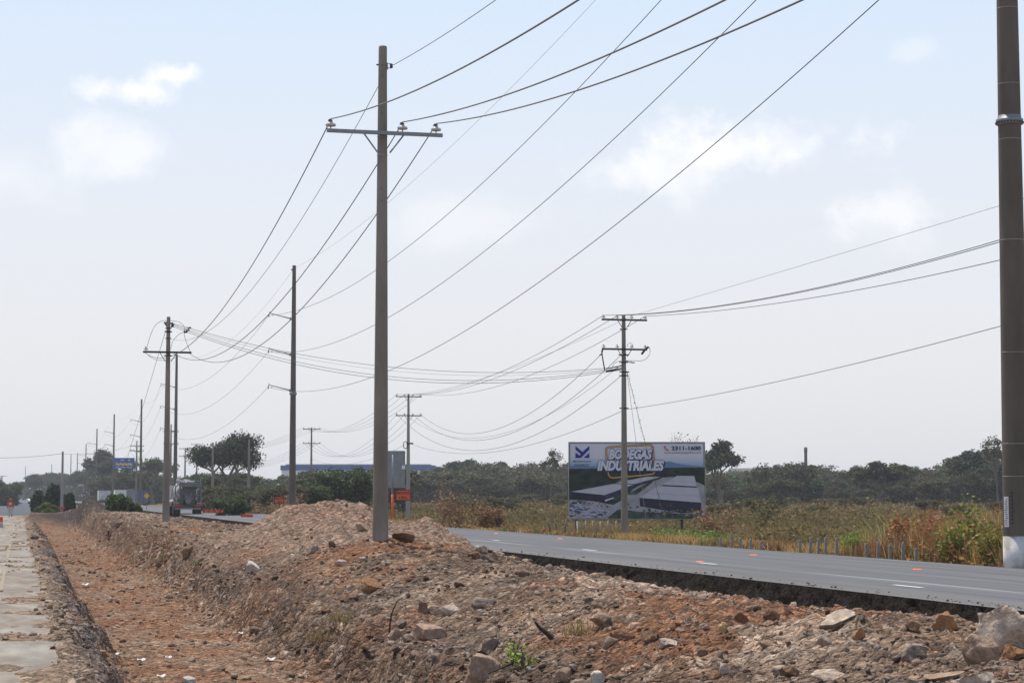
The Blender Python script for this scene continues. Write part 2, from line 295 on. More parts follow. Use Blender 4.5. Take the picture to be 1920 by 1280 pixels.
# new asphalt road (its own thickness, crumbling black side)
def asphalt_mat():
    m, N, L, B = nodes('new_asphalt'); B.inputs['Roughness'].default_value = .88; B.inputs['Specular IOR Level'].default_value = .14
    tc = N.new('ShaderNodeTexCoord'); sp = N.new('ShaderNodeSeparateXYZ'); L.new(tc.outputs['Object'], sp.inputs[0])
    mp = N.new('ShaderNodeMapping'); mp.inputs['Scale'].default_value = (1.6, .05, 1); L.new(tc.outputs['Object'], mp.inputs[0])
    n1 = N.new('ShaderNodeTexNoise'); n1.inputs['Scale'].default_value = 1.4; n1.inputs['Detail'].default_value = 6; L.new(mp.outputs[0], n1.inputs['Vector'])
    n2 = N.new('ShaderNodeTexNoise'); n2.inputs['Scale'].default_value = 45; n2.inputs['Detail'].default_value = 5; L.new(tc.outputs['Object'], n2.inputs['Vector'])
    rp = N.new('ShaderNodeValToRGB'); L.new(n1.outputs[0], rp.inputs[0]); rp.color_ramp.elements[0].position = .35; rp.color_ramp.elements[0].color = (.092, .090, .090, 1); rp.color_ramp.elements[1].position = .68; rp.color_ramp.elements[1].color = (.130, .128, .130, 1)
    # pale rubbed setting-out line along x = 15.9 and dust along the open edge
    ad = N.new('ShaderNodeMath'); ad.operation = 'SUBTRACT'; ad.inputs[1].default_value = 15.95; L.new(sp.outputs[0], ad.inputs[0]); ab = N.new('ShaderNodeMath'); ab.operation = 'ABSOLUTE'; L.new(ad.outputs[0], ab.inputs[0])
    mr = N.new('ShaderNodeMapRange'); mr.inputs[1].default_value = .02; mr.inputs[2].default_value = .16; mr.inputs[3].default_value = 1; mr.inputs[4].default_value = 0; L.new(ab.outputs[0], mr.inputs[0])
    m3 = N.new('ShaderNodeMapping'); m3.inputs['Scale'].default_value = (5, .12, 1); L.new(tc.outputs['Object'], m3.inputs[0]); n3 = N.new('ShaderNodeTexNoise'); n3.inputs['Scale'].default_value = 1.3; n3.inputs['Detail'].default_value = 4; L.new(m3.outputs[0], n3.inputs['Vector'])
    r3 = N.new('ShaderNodeMapRange'); r3.inputs[1].default_value = .44; r3.inputs[2].default_value = .6; L.new(n3.outputs[0], r3.inputs[0]); mm = N.new('ShaderNodeMath'); mm.operation = 'MULTIPLY'; L.new(mr.outputs[0], mm.inputs[0]); L.new(r3.outputs[0], mm.inputs[1])
    mh = N.new('ShaderNodeMath'); mh.operation = 'MULTIPLY'; mh.inputs[1].default_value = .5; L.new(mm.outputs[0], mh.inputs[0])
    x1 = N.new('ShaderNodeMix'); x1.data_type = 'RGBA'; L.new(mh.outputs[0], x1.inputs[0]); L.new(rp.outputs[0], x1.inputs[6]); x1.inputs[7].default_value = (.33, .33, .33, 1)
    er = N.new('ShaderNodeMapRange'); er.inputs[1].default_value = 13.7; er.inputs[2].default_value = 15.0; er.inputs[3].default_value = .75; er.inputs[4].default_value = 0; L.new(sp.outputs[0], er.inputs[0])
    e2 = N.new('ShaderNodeMath'); e2.operation = 'MULTIPLY'; L.new(er.outputs[0], e2.inputs[0]); L.new(n1.outputs[0], e2.inputs[1])
    x2 = N.new('ShaderNodeMix'); x2.data_type = 'RGBA'; L.new(e2.outputs[0], x2.inputs[0]); L.new(x1.outputs[2], x2.inputs[6]); x2.inputs[7].default_value = (.17, .15, .13, 1)
    x3 = N.new('ShaderNodeMix'); x3.data_type = 'RGBA'; x3.blend_type = 'MULTIPLY'; x3.inputs[0].default_value = .35; L.new(x2.outputs[2], x3.inputs[6]); L.new(n2.outputs[0], x3.inputs[7])
    sc_ = N.new('ShaderNodeVectorMath'); sc_.operation = 'SCALE'; sc_.inputs[3].default_value = 1.35; L.new(x3.outputs[2], sc_.inputs[0]); L.new(sc_.outputs[0], B.inputs['Base Color'])
    bp = N.new('ShaderNodeBump'); bp.inputs['Distance'].default_value = .004; L.new(n2.outputs[0], bp.inputs['Height']); L.new(bp.outputs[0], B.inputs['Normal'])
    return m
ry = np.concatenate([np.linspace(-60, 10, 20)[:-1], np.geomspace(10, 120, 900), np.linspace(121, 900, 160)])
def road_strip():
    ex = 13.7 + .05*(fbm(ry*1.1, ry*0, 201, 3)-.5) + .02*(fbm(ry*6, ry*0, 203, 3)-.5)
    cols = [ex, np.full_like(ry, 14.2), np.full_like(ry, 17.7), np.full_like(ry, 21.5), np.full_like(ry, 21.9)]
    zs = [0, .012, .05, .01, -.02]
    V = np.stack([np.stack([c, ry, np.full_like(ry, z)], -1) for c, z in zip(cols, zs)], 1).reshape(-1, 3)
    k = len(cols); i = np.arange(len(ry)*k).reshape(len(ry), k); Q = np.stack([i[:-1, :-1], i[:-1, 1:], i[1:, 1:], i[1:, :-1]], -1).reshape(-1, 4)
    tag(link('road', arr_mesh('road', V, Q), asphalt_mat(), smooth=True), kind='structure')
    # broken edge face
    us = np.linspace(0, 1, 16); UU, Y2 = np.meshgrid(us, ry); e2 = np.repeat(ex[:, None], 16, 1)
    X2 = e2 - .42*UU**1.3 + .16*(fbm(Y2*3.5, UU*5, 211, 4)-.5)*np.minimum(1, UU*6) + .13*(fbm(Y2*14, UU*14, 215, 3)-.5)*np.minimum(1, UU*6); Z2 = -.86*UU
    i = np.arange(X2.size).reshape(X2.shape); Q = np.stack([i[:-1, :-1], i[1:, :-1], i[1:, 1:], i[:-1, 1:]], -1).reshape(-1, 4)
    dk = mat('road_side_tar', (.019, .016, .0135), .95, var=.6, scale=18, bump=.08, bscale=24, col2=(.036, .028, .022), scale2=9, spec=.05)
    tag(link('road_side', arr_mesh('road_side', np.stack([X2, Y2, Z2], -1).reshape(-1, 3), Q), dk), kind='structure')
    # far verge side
    b = MB(); b.add([(21.9, -60, -.02), (21.9, 900, -.02), (22.9, 900, -.4), (22.9, -60, -.4)], [(0, 3, 2, 1)]); tag(b.build('verge', fieldmat), kind='structure')
road_strip()
# old concrete road on the left
def old_road():
    yy = np.concatenate([np.linspace(-40, 8, 10)[:-1], np.geomspace(8, 330, 900)])
    ex = .62 + .5*(fbm(yy*.8, yy*0, 221, 4)-.5) + .16*(fbm(yy*5, yy*0, 223, 3)-.5)
    V = []
    cols = [(np.full_like(yy, -13.0), -.40), (np.full_like(yy, -3.), -.39), (ex-.05, -.40), (ex, -.41), (ex+.02, -.62)]
    V = np.stack([np.stack([c, yy, np.full_like(yy, z)], -1) for c, z in cols], 1).reshape(-1, 3); k = 5
    i = np.arange(len(yy)*k).reshape(len(yy), k); Q = np.stack([i[:-1, :-1], i[:-1, 1:], i[1:, 1:], i[1:, :-1]], -1).reshape(-1, 4)
    m = mat('old_concrete', (.25, .22, .18), .85, var=.3, scale=2.3, stretch=(1, .3, 1), bump=.006, bscale=25, col2=(.19, .15, .11), scale2=1.4)
    tag(link('old_road', arr_mesh('old_road', V, Q), m), kind='structure')
    b = MB()
    for y0, y1 in ((9, 27), (30, 41), (44, 60), (66, 90), (100, 150)):
        b.add([(-.40, y0, -.387), (-.32, y0, -.387), (-.32, y1, -.387), (-.40, y1, -.387)], [(0, 1, 2, 3)])
    tag(b.build('road_marking', mat('worn_yellow', (.27, .21, .14), .8, var=.25, scale=3)), kind='structure')
    # smooth darker asphalt further on, and the paler one beyond the worker
    b = MB(); b.add([(-13, 215, -.380), (1.6, 215, -.380), (1.6, 330, -.380), (-13, 330, -.380)], [(0, 1, 2, 3)])
    b.add([(-13, 330, -.384), (6, 330, -.384), (6, 900, -.384), (-13, 900, -.384)], [(0, 1, 2, 3)])
    tag(b.build('far_road', mat('far_asphalt', (.10, .105, .115), .95, spec=.02, var=.12, scale=.4, stretch=(1, .2, 1))), kind='structure')
old_road()
# painted dashes and orange tacks on the new road
dm = mat('white_line_paint', (.62, .62, .62), .7, var=.15, scale=9)
def dash(px, py, L_, W=.10):
    r = ray(px, py); t = (.03-CZ)/r.z; p = Vector((0, 0, CZ)) + r*t; z = .05 - abs(p.x-17.7)/3.5*.038 + .006
    b = MB(); b.box((p.x, p.y, z), (W, L_, .004)); o = b.build('painted_dash', dm); tag(o, None, None, None, 'structure'); return o
for px, py, l in ((1326, 1056, 1.25), (930, 1013, 1.0), (1105, 1031, 1.4), (1702, 1098, 1.15)): dash(px, py, l)
om = mat('orange_marker', (.85, .16, .04), .5, var=.1)
for px, py, lb in ((1720, 1069, 'orange flat road marker in front of the big pole'), (1413, 1041, 'orange flat road marker right of the billboard post'),
                   (1312, 1053, 'pink orange road marker touching a white dash'), (1050, 1010, 'small orange road marker left of the billboard'), (930, 1000, 'farthest small orange road marker near the spoil heap')):
    r = ray(px, py); t = (.03-CZ)/r.z; p = Vector((0, 0, CZ)) + r*t
    b = MB(); z = .05 - abs(p.x-17.7)/3.5*.04
    V = [(-.10, -.06, 0), (.10, -.06, 0), (.10, .06, 0), (-.10, .06, 0), (-.07, -.03, .022), (.07, -.03, .022), (.07, .03, .022), (-.07, .03, .022)]
    b.add([Vector(v) for v in V], [(3, 2, 1, 0), (4, 5, 6, 7), (0, 1, 5, 4), (1, 2, 6, 5), (2, 3, 7, 6), (3, 0, 4, 7)])
    o = b.build('road_marker', om); o.location = (p.x, p.y, z+.006); o.rotation_euler = (0, 0, -YAW); tag(o, lb, 'road marker', 'orange road markers')
# ---------------------------------------------------------------- stones
import bmesh
def ico(sub):
    bm = bmesh.new(); bmesh.ops.create_icosphere(bm, subdivisions=sub, radius=1); V = np.array([v.co[:] for v in bm.verts]); Fc = np.array([[v.index for v in f.verts] for f in bm.faces]); bm.free(); return V, Fc
def rock(sub, seed, planes=11, sq=(1, 1, 1), rough=.05):
    g = np.random.default_rng(seed); V, Fc = ico(sub); V = V.copy()
    if sub < 3: V += g.normal(0, .13, V.shape)
    for k in range(planes):
        n = g.normal(size=3); n /= np.linalg.norm(n); d = g.uniform(.34, .74); s = V@n-d; V -= np.where(s > 0, s, 0)[:, None]*n
    if rough: V += V*((fbm(V[:, 0]*2.5+V[:, 2]*1.7+seed, V[:, 1]*2.5-V[:, 2]*1.3, seed, 4)-.5)[:, None])*rough*4
    return V*np.array(sq), Fc
TONES = dict(tan=(.36, .25, .175), pale=(.50, .39, .30), white=(.62, .54, .46), brown=(.21, .12, .07), red=(.25, .115, .058), orange=(.36, .19, .095), grey=(.25, .19, .15), dark=(.11, .08, .062), yellow=(.50, .33, .15))
def rubble(n, sub, smin_k, cap, name, label, seed, dmin=11, dmax=150, px_bias=1.5, pw=2.6):
    g = np.random.default_rng(seed); u = g.random(n); D = (dmin**(-px_bias+1) + u*(dmax**(-px_bias+1)-dmin**(-px_bias+1)))**(1/(1-px_bias))
    X = g.uniform(-.6, 12.9, n)
    zone = np.where(X < .4, .26, np.where((X > 1.5) & (X < 3.9), .26, 1.0))*(1-.8*np.clip(bump_at(X, D, 8.8, 58, 6, 8, 2), 0, 1))*(.10+1.3*ss(.44, .62, fbm(X*.8, D*.45, 301, 5))); keep = g.random(n) < zone; X = X[keep]; D = D[keep]; n = len(X)
    Y = (D - X*FW.x)/FW.y; Y = np.maximum(Y, 7.5)
    s = (.003+smin_k*D)*g.random(n)**(-1/pw); s = np.minimum(s, cap)
    Z = H(X, Y) + s*.15
    base = [rock(sub, 500+k, 5, (1, g.uniform(.6, 1), g.uniform(.45, .8)), .03) for k in range(12)]; nv = len(base[0][0]); Fb = base[0][1]
    BV = np.stack([b[0] for b in base]); pick = g.integers(0, 12, n); V = BV[pick]
    a = g.uniform(0, 2*np.pi, n); tl = g.normal(0, .35, n); c, s_ = np.cos(a), np.sin(a)
    x = V[..., 0]; y = V[..., 1]; z = V[..., 2]; x, z = x*np.cos(tl)[:, None]+z*np.sin(tl)[:, None], -x*np.sin(tl)[:, None]+z*np.cos(tl)[:, None]
    x, y = x*c[:, None]-y*s_[:, None], x*s_[:, None]+y*c[:, None]
    W = np.stack([x*s[:, None]+X[:, None], y*s[:, None]+Y[:, None], z*s[:, None]+Z[:, None]], -1).reshape(-1, 3)
    Ft = (Fb[None] + (np.arange(n)*nv)[:, None, None]).reshape(-1, 3)
    pal = np.array([TONES[k] for k in ('tan', 'tan', 'pale', 'brown', 'red', 'tan', 'pale', 'tan', 'red', 'tan', 'pale', 'brown')]); ci = pal[g.integers(0, len(pal), n)]
    amb = earthcol(X, Y, Z); ci = ci*.42 + amb*.52
    ci = ci*g.uniform(.75, 1.2, (n, 1)); colr = np.repeat(ci, nv, 0)
    tag(link(name, arr_mesh(name, W, Ft, colr), M['stone']), label, 'rubble', None, 'stuff')
rubble(60000, 1, .00042, .06, 'gravel', 'fine broken gravel strewn over the excavated earth', 1)
rubble(9000, 2, .0011, .12, 'rubble', 'mixed brown and tan rubble covering the spoil bank', 2, px_bias=1.7, pw=2.9)
def crumbs():
    g = np.random.default_rng(66); n = 420; X = 13.74+np.abs(g.normal(0, .5, n))*g.random(n); Y = 20*np.exp(g.random(n)*1.7); s = .006+.025*g.random(n)**5+.0001*Y; V, Fb = rock(1, 3, 4); nv = len(V); a = g.uniform(0, 6.28, n)
    x = V[None, :, 0]*np.cos(a)[:, None]-V[None, :, 1]*np.sin(a)[:, None]; y = V[None, :, 0]*np.sin(a)[:, None]+V[None, :, 1]*np.cos(a)[:, None]
    W = np.stack([x*s[:, None]+X[:, None], y*s[:, None]+Y[:, None], V[None, :, 2]*.7*s[:, None]+.012+s[:, None]*.3], -1).reshape(-1, 3); c = np.array([TONES['dark'], TONES['brown'], TONES['tan']])[g.integers(0, 3, n)]*.8
    tag(link('road_debris', arr_mesh('road_debris', W, (Fb[None]+(np.arange(n)*nv)[:, None, None]).reshape(-1, 3), np.repeat(c, nv, 0)), M['stone']), 'dirt crumbs lying along the open edge of the new road', 'debris', None, 'stuff')
crumbs()
# individual rocks, each where the photograph shows it: px centre, py base, width px, height px, tone, label
def put_rock(px, py, wp, hp, tone, label, seed, dep=None, cat='rock', group=None, sink=.18, flat=None, planes=8, sub=4, rz=None):
    p, t = hit(px, py); D = depth(p.x, p.y) if dep is None else dep
    w_, h_ = wp*D/F, hp*D/F; V, Fc = rock(sub, seed, planes, (1, 1, 1), .10)
    e = V.max(0)-V.min(0); V = (V-(V.max(0)+V.min(0))/2)/e; V = V*np.array((w_, max(w_*.65, h_*.8), h_*1.22)); V += V*(fbm(V[:, 0]*9/w_+seed, V[:, 1]*7/w_+V[:, 2]*8/w_, seed, 4)-.5)[:, None]*.22; V[:, 2] += h_*.42
    a = -YAW + (random.uniform(-.3, .3) if rz is None else rz)
    c = np.array(TONES[tone]); nz = fbm(V[:, 0]*6/w_*.6+seed, V[:, 1]*3/w_+V[:, 2]*4/w_, seed, 4)[:, None]; cc = c*(.72+.56*nz); 
    cc = np.where((nz > .58), cc*.6+np.array(TONES['brown'])*.4, cc)
    o = link('rock', arr_mesh('rock', V, Fc, cc), M['stone']); o.location = (p.x, p.y, p.z-sink*h_); o.rotation_euler = (random.uniform(-.08, .08), random.uniform(-.1, .1), a)
    return tag(o, label, cat, group)
ROCKS = [
 (1885,1212,118,92,'pale','big pale boulder at the road edge on the far right'), (1840,1238,72,58,'tan','tan boulder with a dark hollow below the big pale boulder'),
 (1908,1232,60,28,'orange','flat orange tan stone at the right picture edge'), (1770,1174,46,34,'orange','orange angular rock left of the big pale boulder'),
 (1711,1179,28,18,'brown','dark brown lump left of the orange angular rock'), (1572,1168,80,30,'pale','wide flat pale slab below the dark road edge'),
 (1361,1108,52,27,'tan','tan pyramid shaped rock against the black road side'), (1447,1159,32,24,'brown','reddish round rock left of the wide pale slab'),
 (1391,1168,28,26,'red','red brown rock beside the yellow stone'), (1357,1183,20,22,'yellow','small round yellow stone on the rubble'),
 (1712,1234,56,32,'grey','grey hollow rock like broken pipe at lower right'), (1610,1198,32,26,'orange','orange block half way along the lower right bank'),
 (805,1192,66,27,'tan','flat tan slab with a dark shaded front'), (739,1200,26,26,'tan','tilted tan stone at the foot of the bent twig'),
 (751,1176,24,21,'grey','small grey stone right of the bent twig'), (792,1144,24,19,'brown','brown stone left of two tan slabs on the bank'),
 (812,1150,30,20,'tan','upright tan stone between brown stone and wide slab'), (846,1148,44,20,'pale','pale wide stone above the flat tan slab'),
 (907,1137,48,22,'grey','grey rock with a dark underside mid bank'), (1127,1169,44,25,'tan','slanting tan slab in the middle of the bank'),
 (1172,1198,56,25,'brown','long rusty brown rock right of the slanting slab'), (1145,1211,30,22,'tan','round tan stone in front of the rusty brown rock'),
 (1218,1197,34,22,'brown','dark split rock right of the rusty brown rock'), (917,1220,48,28,'grey','grey brown angular rock left of the seedling'),
 (905,1268,70,50,'tan','large lumpy boulder below the seedling at the bottom'), (1053,1273,34,28,'tan','tan rock near the bottom edge left of the white stone'),
 (1120,1284,30,34,'white','white faced stone at the bottom edge'), (697,1106,46,28,'orange','orange brown pointed rock below the main pole'),
 (757,1011,46,19,'brown','long brown boulder on the spoil heap right of the pole'), (682,994,30,18,'tan','tan boulder on the spoil heap left of the pole'),
 (889,1048,24,15,'red','dark red stone at the end of the spoil heap'), (934,1045,26,16,'tan','tan stone near the start of the black road side'),
 (902,1031,26,12,'pale','pale flat stone on the ridge beside the road'), (476,1071,30,24,'white','whitish broken slab sticking out of the trench bank'),
 (351,1041,26,23,'brown','dark boulder halfway up the trench bank'), (587,1036,22,18,'grey','grey stone on the slope above the trench'),
 (333,978,22,12,'grey','grey boulder beside the double pole'), (222,986,18,11,'grey','round grey boulder at the top of the far trench bank'),
 (1361,1262,28,24,'pale','pale rounded stone low in the rubble field'), (1826,1281,78,26,'pale','long pale slab at the bottom right'),
 (1770,1273,76,16,'tan','thin tan slab left of the long pale slab'), (1560,1272,80,20,'pale','pale flat rock along the bottom right of centre'),
 (1482,1262,40,18,'brown','brown flat rock in the lower right rubble'), (1255,1208,36,16,'pale','pale half buried stone right of the split rock'),
 (1018,1060,30,12,'pale','pale low stone behind the tan ledge'), (1240,1062+28,30,14,'orange','orange tan lump near the black road side'),
 (640,1060,24,14,'pale','pale stone under the spoil heap left of pole'), (530,1095,22,13,'tan','tan clod on the upper trench bank'), (355,1280,24,16,'white','white chunk on the trench floor near bottom'),
 (300,1062,18,10,'brown','brown clod on the trench floor edge'), (480,1185,22,15,'grey','grey stone at the foot of the trench bank'), (65,1010,16,9,'dark','dark asphalt lump on the old road edge'), (75,1016,16,9,'tan','tan lump beside dark asphalt lump on old road'),
]
for k, r_ in enumerate(ROCKS): put_rock(*r_, seed=900+k)
# medium stones, each its own object, four kinds by colour
MK = [('tan', 'tan fist to head sized stone lying loose on the spoil bank'), ('red', 'rusty red clod lying loose on the spoil bank'), ('grey', 'grey stone lying loose on the spoil bank'), ('pale', 'pale limestone lump lying loose on the spoil bank')]
protos = []
for k in range(12):
    tone, lb = MK[k % 4]; V, Fc = rock(3, 700+k, 8, (1, .75, .6), .07); V[:, 2] += .12
    c = np.array(TONES[tone])*(.75+.5*fbm(V[:, 0]*3+k, V[:, 1]*3+V[:, 2]*2, k, 3))[:, None]; protos.append((arr_mesh('rock', V, Fc, c), tone, lb))
for k in range(250):
    px = random.uniform(250, 1920); py = 1010 + 270*random.random()**.8
    if px > 1000 and py < 1000+(px-900)*.19: continue
    if px < 620 and py > 1000 + (px-180)*.5: px += 450
    p, t = hit(px, py)
    if p.x > 12.6 or p.x < 3.7: continue
    me_, tone, lb = protos[k % 12]; o = bpy.data.objects.new('rock', me_)
    if not me_.materials: me_.materials.append(M['stone'])
    COL.objects.link(o); D = depth(p.x, p.y); s = min(random.uniform(3.5, 7)*random.choice((1, 1, 1.3, 1.8)), 13)*D/F
    o.location = p; o.scale = (s, s*random.uniform(.8, 1.1), s*random.uniform(.7, 1.2)); o.rotation_euler = (random.uniform(-.3, .3), random.uniform(-.3, .3), random.uniform(0, 6.3))
    tag(o, lb, 'rock', {'tan': 'loose tan stones', 'red': 'loose rusty clods', 'grey': 'loose grey stones', 'pale': 'loose pale stones'}[tone])
# rubbish and twigs
wl = mat('litter_white', (.75, .73, .68), .6, var=.1)
for px, py, wp, lb in ((333, 1113, 6, 'tiny white scrap on the trench floor below the bank'), (265, 1241, 15, 'flat cream scrap on the trench floor'), (316, 1236, 12, 'folded white paper scrap on the trench floor'), (508, 1240, 17, 'largest white scrap at the right of the trench'), (452, 1190, 11, 'white scrap close under the trench bank'), (160, 1098, 13, 'long pale lath lying across the trench'), (217, 1230, 12, 'pale scrap left of the cream one'), (302, 1272, 16, 'curled white scrap near the bottom of the trench')):
    p, t = hit(px, py); D = depth(p.x, p.y); s = wp*D/F; b = MB(); n = 5
    V = [(s*(i/n-.5), s*.35*(j-.5)+.05*s*math.sin(i*2), .02+.10*s*math.sin(i*1.4+j*2)+.15*s*j) for i in range(n+1) for j in (0, 1)]
    V += [(x, y, z-.006) for x, y, z in V]; m_ = 2*(n+1)
    Fs = [(2*i, 2*i+2, 2*i+3, 2*i+1) for i in range(n)] + [(m_+2*i, m_+2*i+1, m_+2*i+3, m_+2*i+2) for i in range(n)]
    b.add([Vector(v) for v in V], Fs); o = b.build('litter', wl); o.location = p+Vector((0, 0, .02)); o.rotation_euler = (0, 0, -YAW+random.uniform(-.4, .4)); tag(o, lb, 'litter', 'scraps in the trench')
twm = mat('dead_wood', (.045, .033, .027), .9, var=.2)
def twig(pix, rad, label, base):
    p, t = hit(*base); D = depth(p.x, p.y); b = MB(); b.tube([P(x, y, D) for x, y in pix], [rad*(1-.6*i/(len(pix)-1)) for i in range(len(pix))], 7); return tag(b.build('twig', twm), label, 'twig')
twig([(730, 1192), (731, 1170), (734, 1150), (741, 1134), (745, 1126), (755, 1120)], .014, 'thin bent bare twig standing out of the spoil bank', (730, 1192))
twig([(1036, 1196), (1024, 1185), (1012, 1176), (1003, 1165)], .035, 'short dark stump of branch poking up from the bank', (1036, 1196))
twig([(1145, 1268), (1160, 1272), (1180, 1278)], .008, 'pale straw stalk near the bottom edge', (1160, 1276))
twig([(985, 1232), (965, 1240), (940, 1252), (915, 1262)], .016, 'crooked root lying beside the seedling', (940, 1252))
# ---------------------------------------------------------------- leaves, grass, trees
def quads(C, size, g, col, elong=1.0, upb=.3, droop=0):
    n = len(C); a = g.normal(size=(n, 3)); a[:, 2] *= .5; a /= np.linalg.norm(a, axis=1)[:, None]; nn = g.normal(size=(n, 3)); nn[:, 2] += upb*2
    b = np.cross(a, nn); b /= np.linalg.norm(b, axis=1)[:, None]+1e-9; s = np.asarray(size).reshape(-1, 1); a = a*s*elong*.5; b = b*s*.5
    V = np.stack([C-a, C+b*.9, C+a, C-b*.9], 1).reshape(-1, 3); return V, np.arange(4*n).reshape(n, 4), np.repeat(col, 4, 0)
def blades(pos, h, wdt, g, col, lean=.35):
    n = len(pos); a = g.uniform(0, 2*np.pi, n); d = np.stack([np.cos(a), np.sin(a), np.zeros(n)], 1); a2 = g.uniform(0, 2*np.pi, n)
    l = np.stack([np.cos(a2), np.sin(a2), np.zeros(n)], 1)*(h*lean*g.random(n))[:, None]; w2 = (wdt*.5)[:, None]*d; up = np.zeros((n, 3)); up[:, 2] = h
    b = pos; m = pos+up*.55+l*.35; t = pos+up+l
    V = np.stack([b-w2, b+w2, m+w2*.8, m-w2*.8, t+w2*.1, t-w2*.1], 1).reshape(-1, 3); i = np.arange(n)[:, None]*6
    Fq = np.concatenate([i+np.array([0, 1, 2, 3]), i+np.array([3, 2, 4, 5])]); cb = np.repeat(col, 6, 0); return V, Fq, cb
def limb_tree(g, kind, seed_=0):
    """trunk and limbs as tubes, and the tips that carry leaves"""
    b = MB(); tips = []
    def grow(p, d, L, r, lev):
        n = 4; pts = [p]; q = p.copy(); dd = d.copy()
        for i in range(n):
            dd = (dd + Vector(g.normal(size=3))*.13 + Vector((0, 0, .05 if kind != 'weep' else -.02))).normalized(); q = q + dd*(L/n); pts.append(q.copy())
        b.tube(pts, [r*(1-.4*i/n) for i in range(n+1)], 5 if lev else 8, caps=False)
        if lev >= maxl: tips.append(q); tips.append(pts[2]); return
        if lev >= maxl-1: tips.append(q)
        k = int(g.integers(2, 4)) + (1 if lev == 0 else 0)
        for j in range(k):
            ang = 2*math.pi*(j+g.random()*.7)/k; side = Vector((math.cos(ang), math.sin(ang), 0)); sp = spread*(.7+.6*g.random())
            nd = (dd*(1-.45*sp) + side*sp + Vector((0, 0, rise*g.random()))).normalized(); grow(q, nd, L*g.uniform(.6, .85), r*.58, lev+1)
    if kind == 'spread': maxl, spread, rise = 4, .85, (.5 if seed_ == 21 else .18); grow(Vector((0, 0, -.3)), Vector((.05, 0, 1)), 3.4, .42, 0)
    elif kind == 'scrub':
        maxl, spread, rise = 3, .7, .3
        for j in range(4): a = j*1.6; grow(Vector((.3*math.cos(a), .3*math.sin(a), -.2)), Vector((.45*math.cos(a), .45*math.sin(a), 1)).normalized(), 2.0, .11, 0)
    elif kind == 'sparse': maxl, spread, rise = 5, .5, .35; grow(Vector((0, 0, -.3)), Vector((0, 0, 1)), 2.6, .2, 0)
    elif kind == 'tall': maxl, spread, rise = 4, .42, .5; grow(Vector((0, 0, -.3)), Vector((0, 0, 1)), 4.2, .32, 0)
    return b, tips
def make_tree(kind, seed, hgt, nleaf, lsize, clump, tone, name, tone2=None, fill=0):
    g = np.random.default_rng(seed); b, tips = limb_tree(g, kind, seed); T = np.array([t[:] for t in tips]); k = hgt/ (T[:, 2].max()+clump*.6)
    root = empty(name, (0, 0, 0)); b.v = [tuple(c*k for c in v) for v in b.v]; tr = b.build('trunk', M['bark'], root, True)
    T = T*k; nc = len(T); pick = g.integers(0, nc, nleaf); crad = clump*(.5+.9*g.random(nc)); off = g.normal(size=(nleaf, 3)); off /= (np.linalg.norm(off, axis=1)[:, None]); off *= (g.random((nleaf, 1))**.45)*crad[pick][:, None]; off[:, 2] *= .6
    C = T[pick]+off
    if fill:  # low foliage down to the ground
        m = int(nleaf*fill); a = g.uniform(0, 6.28, m); rr = hgt*.42*np.sqrt(g.random(m)); zz = hgt*.8*g.random(m)**1.1*(1-.5*(rr/(hgt*.45))**2); nn = fbm(a*2+seed, zz*1.2, seed, 3) > .42
        C2 = np.stack([rr*np.cos(a), rr*np.sin(a), zz], 1)[nn]; C = np.concatenate([C, C2])
    C[:, 2] = np.maximum(C[:, 2], .1)
    ct = g.uniform(.55, 1.4, nc); n = len(C); tn = np.array(tone)[None]*np.concatenate([ct[pick], g.uniform(.7, 1.15, n-nleaf)])[:, None]*g.uniform(.8, 1.2, (n, 1))
    if tone2 is not None: mk = g.random(n) < .25; tn[mk] = np.array(tone2)*g.uniform(.7, 1.2, (mk.sum(), 1))
    V, Fq, cc = quads(C, lsize*g.uniform(.6, 1.3, n), g, tn, 1.4)
    link('crown', arr_mesh('crown', V, Fq, cc), M['leaf'], root); return root
OLV = (.085, .096, .036); GRN = (.062, .095, .026); DRK = (.030, .043, .018); DRY = (.10, .083, .048); BRN = (.11, .072, .04)
TP = {
 'spread1': make_tree('spread', 21, 12, 19000, .28, 1.9, DRK, 'spreading_tree', (.07, .095, .03)),
 'spread2': make_tree('spread', 22, 8, 6500, .26, .95, DRK, 'spreading_tree', OLV),
 'spread3': make_tree('spread', 27, 8, 6000, .26, .9, OLV, 'spreading_tree', GRN),
 'scrub1': make_tree('scrub', 23, 6, 4000, .25, .8, OLV, 'scrub_tree', DRY, .8),
 'scrub2': make_tree('scrub', 24, 6, 4000, .25, .8, (.062, .074, .036), 'scrub_tree', BRN, .7),
 'scrub3': make_tree('scrub', 25, 6, 4000, .25, .8, DRY, 'scrub_tree', OLV, .6),
 'scrub4': make_tree('scrub', 29, 6, 6500, .26, .85, GRN, 'scrub_tree', OLV, .9),
 'sparse1': make_tree('sparse', 26, 8, 1100, .24, .7, DRY, 'sparse_tree', OLV),
 'bare': make_tree('sparse', 31, 8, 90, .2, .4, DRY, 'bare_tree', DRY),
 'tall1': make_tree('tall', 28, 14, 9000, .42, 1.5, (.062, .078, .045), 'tall_tree', OLV, .15),
 'tall2': make_tree('tall', 33, 12, 8000, .42, 1.5, (.055, .07, .04), 'tall_tree', OLV, .4),
}
PH = dict(spread1=12, spread2=8, spread3=8, scrub1=6, scrub2=6, scrub3=6, scrub4=6, sparse1=8, bare=8, tall1=14, tall2=12); used = set()
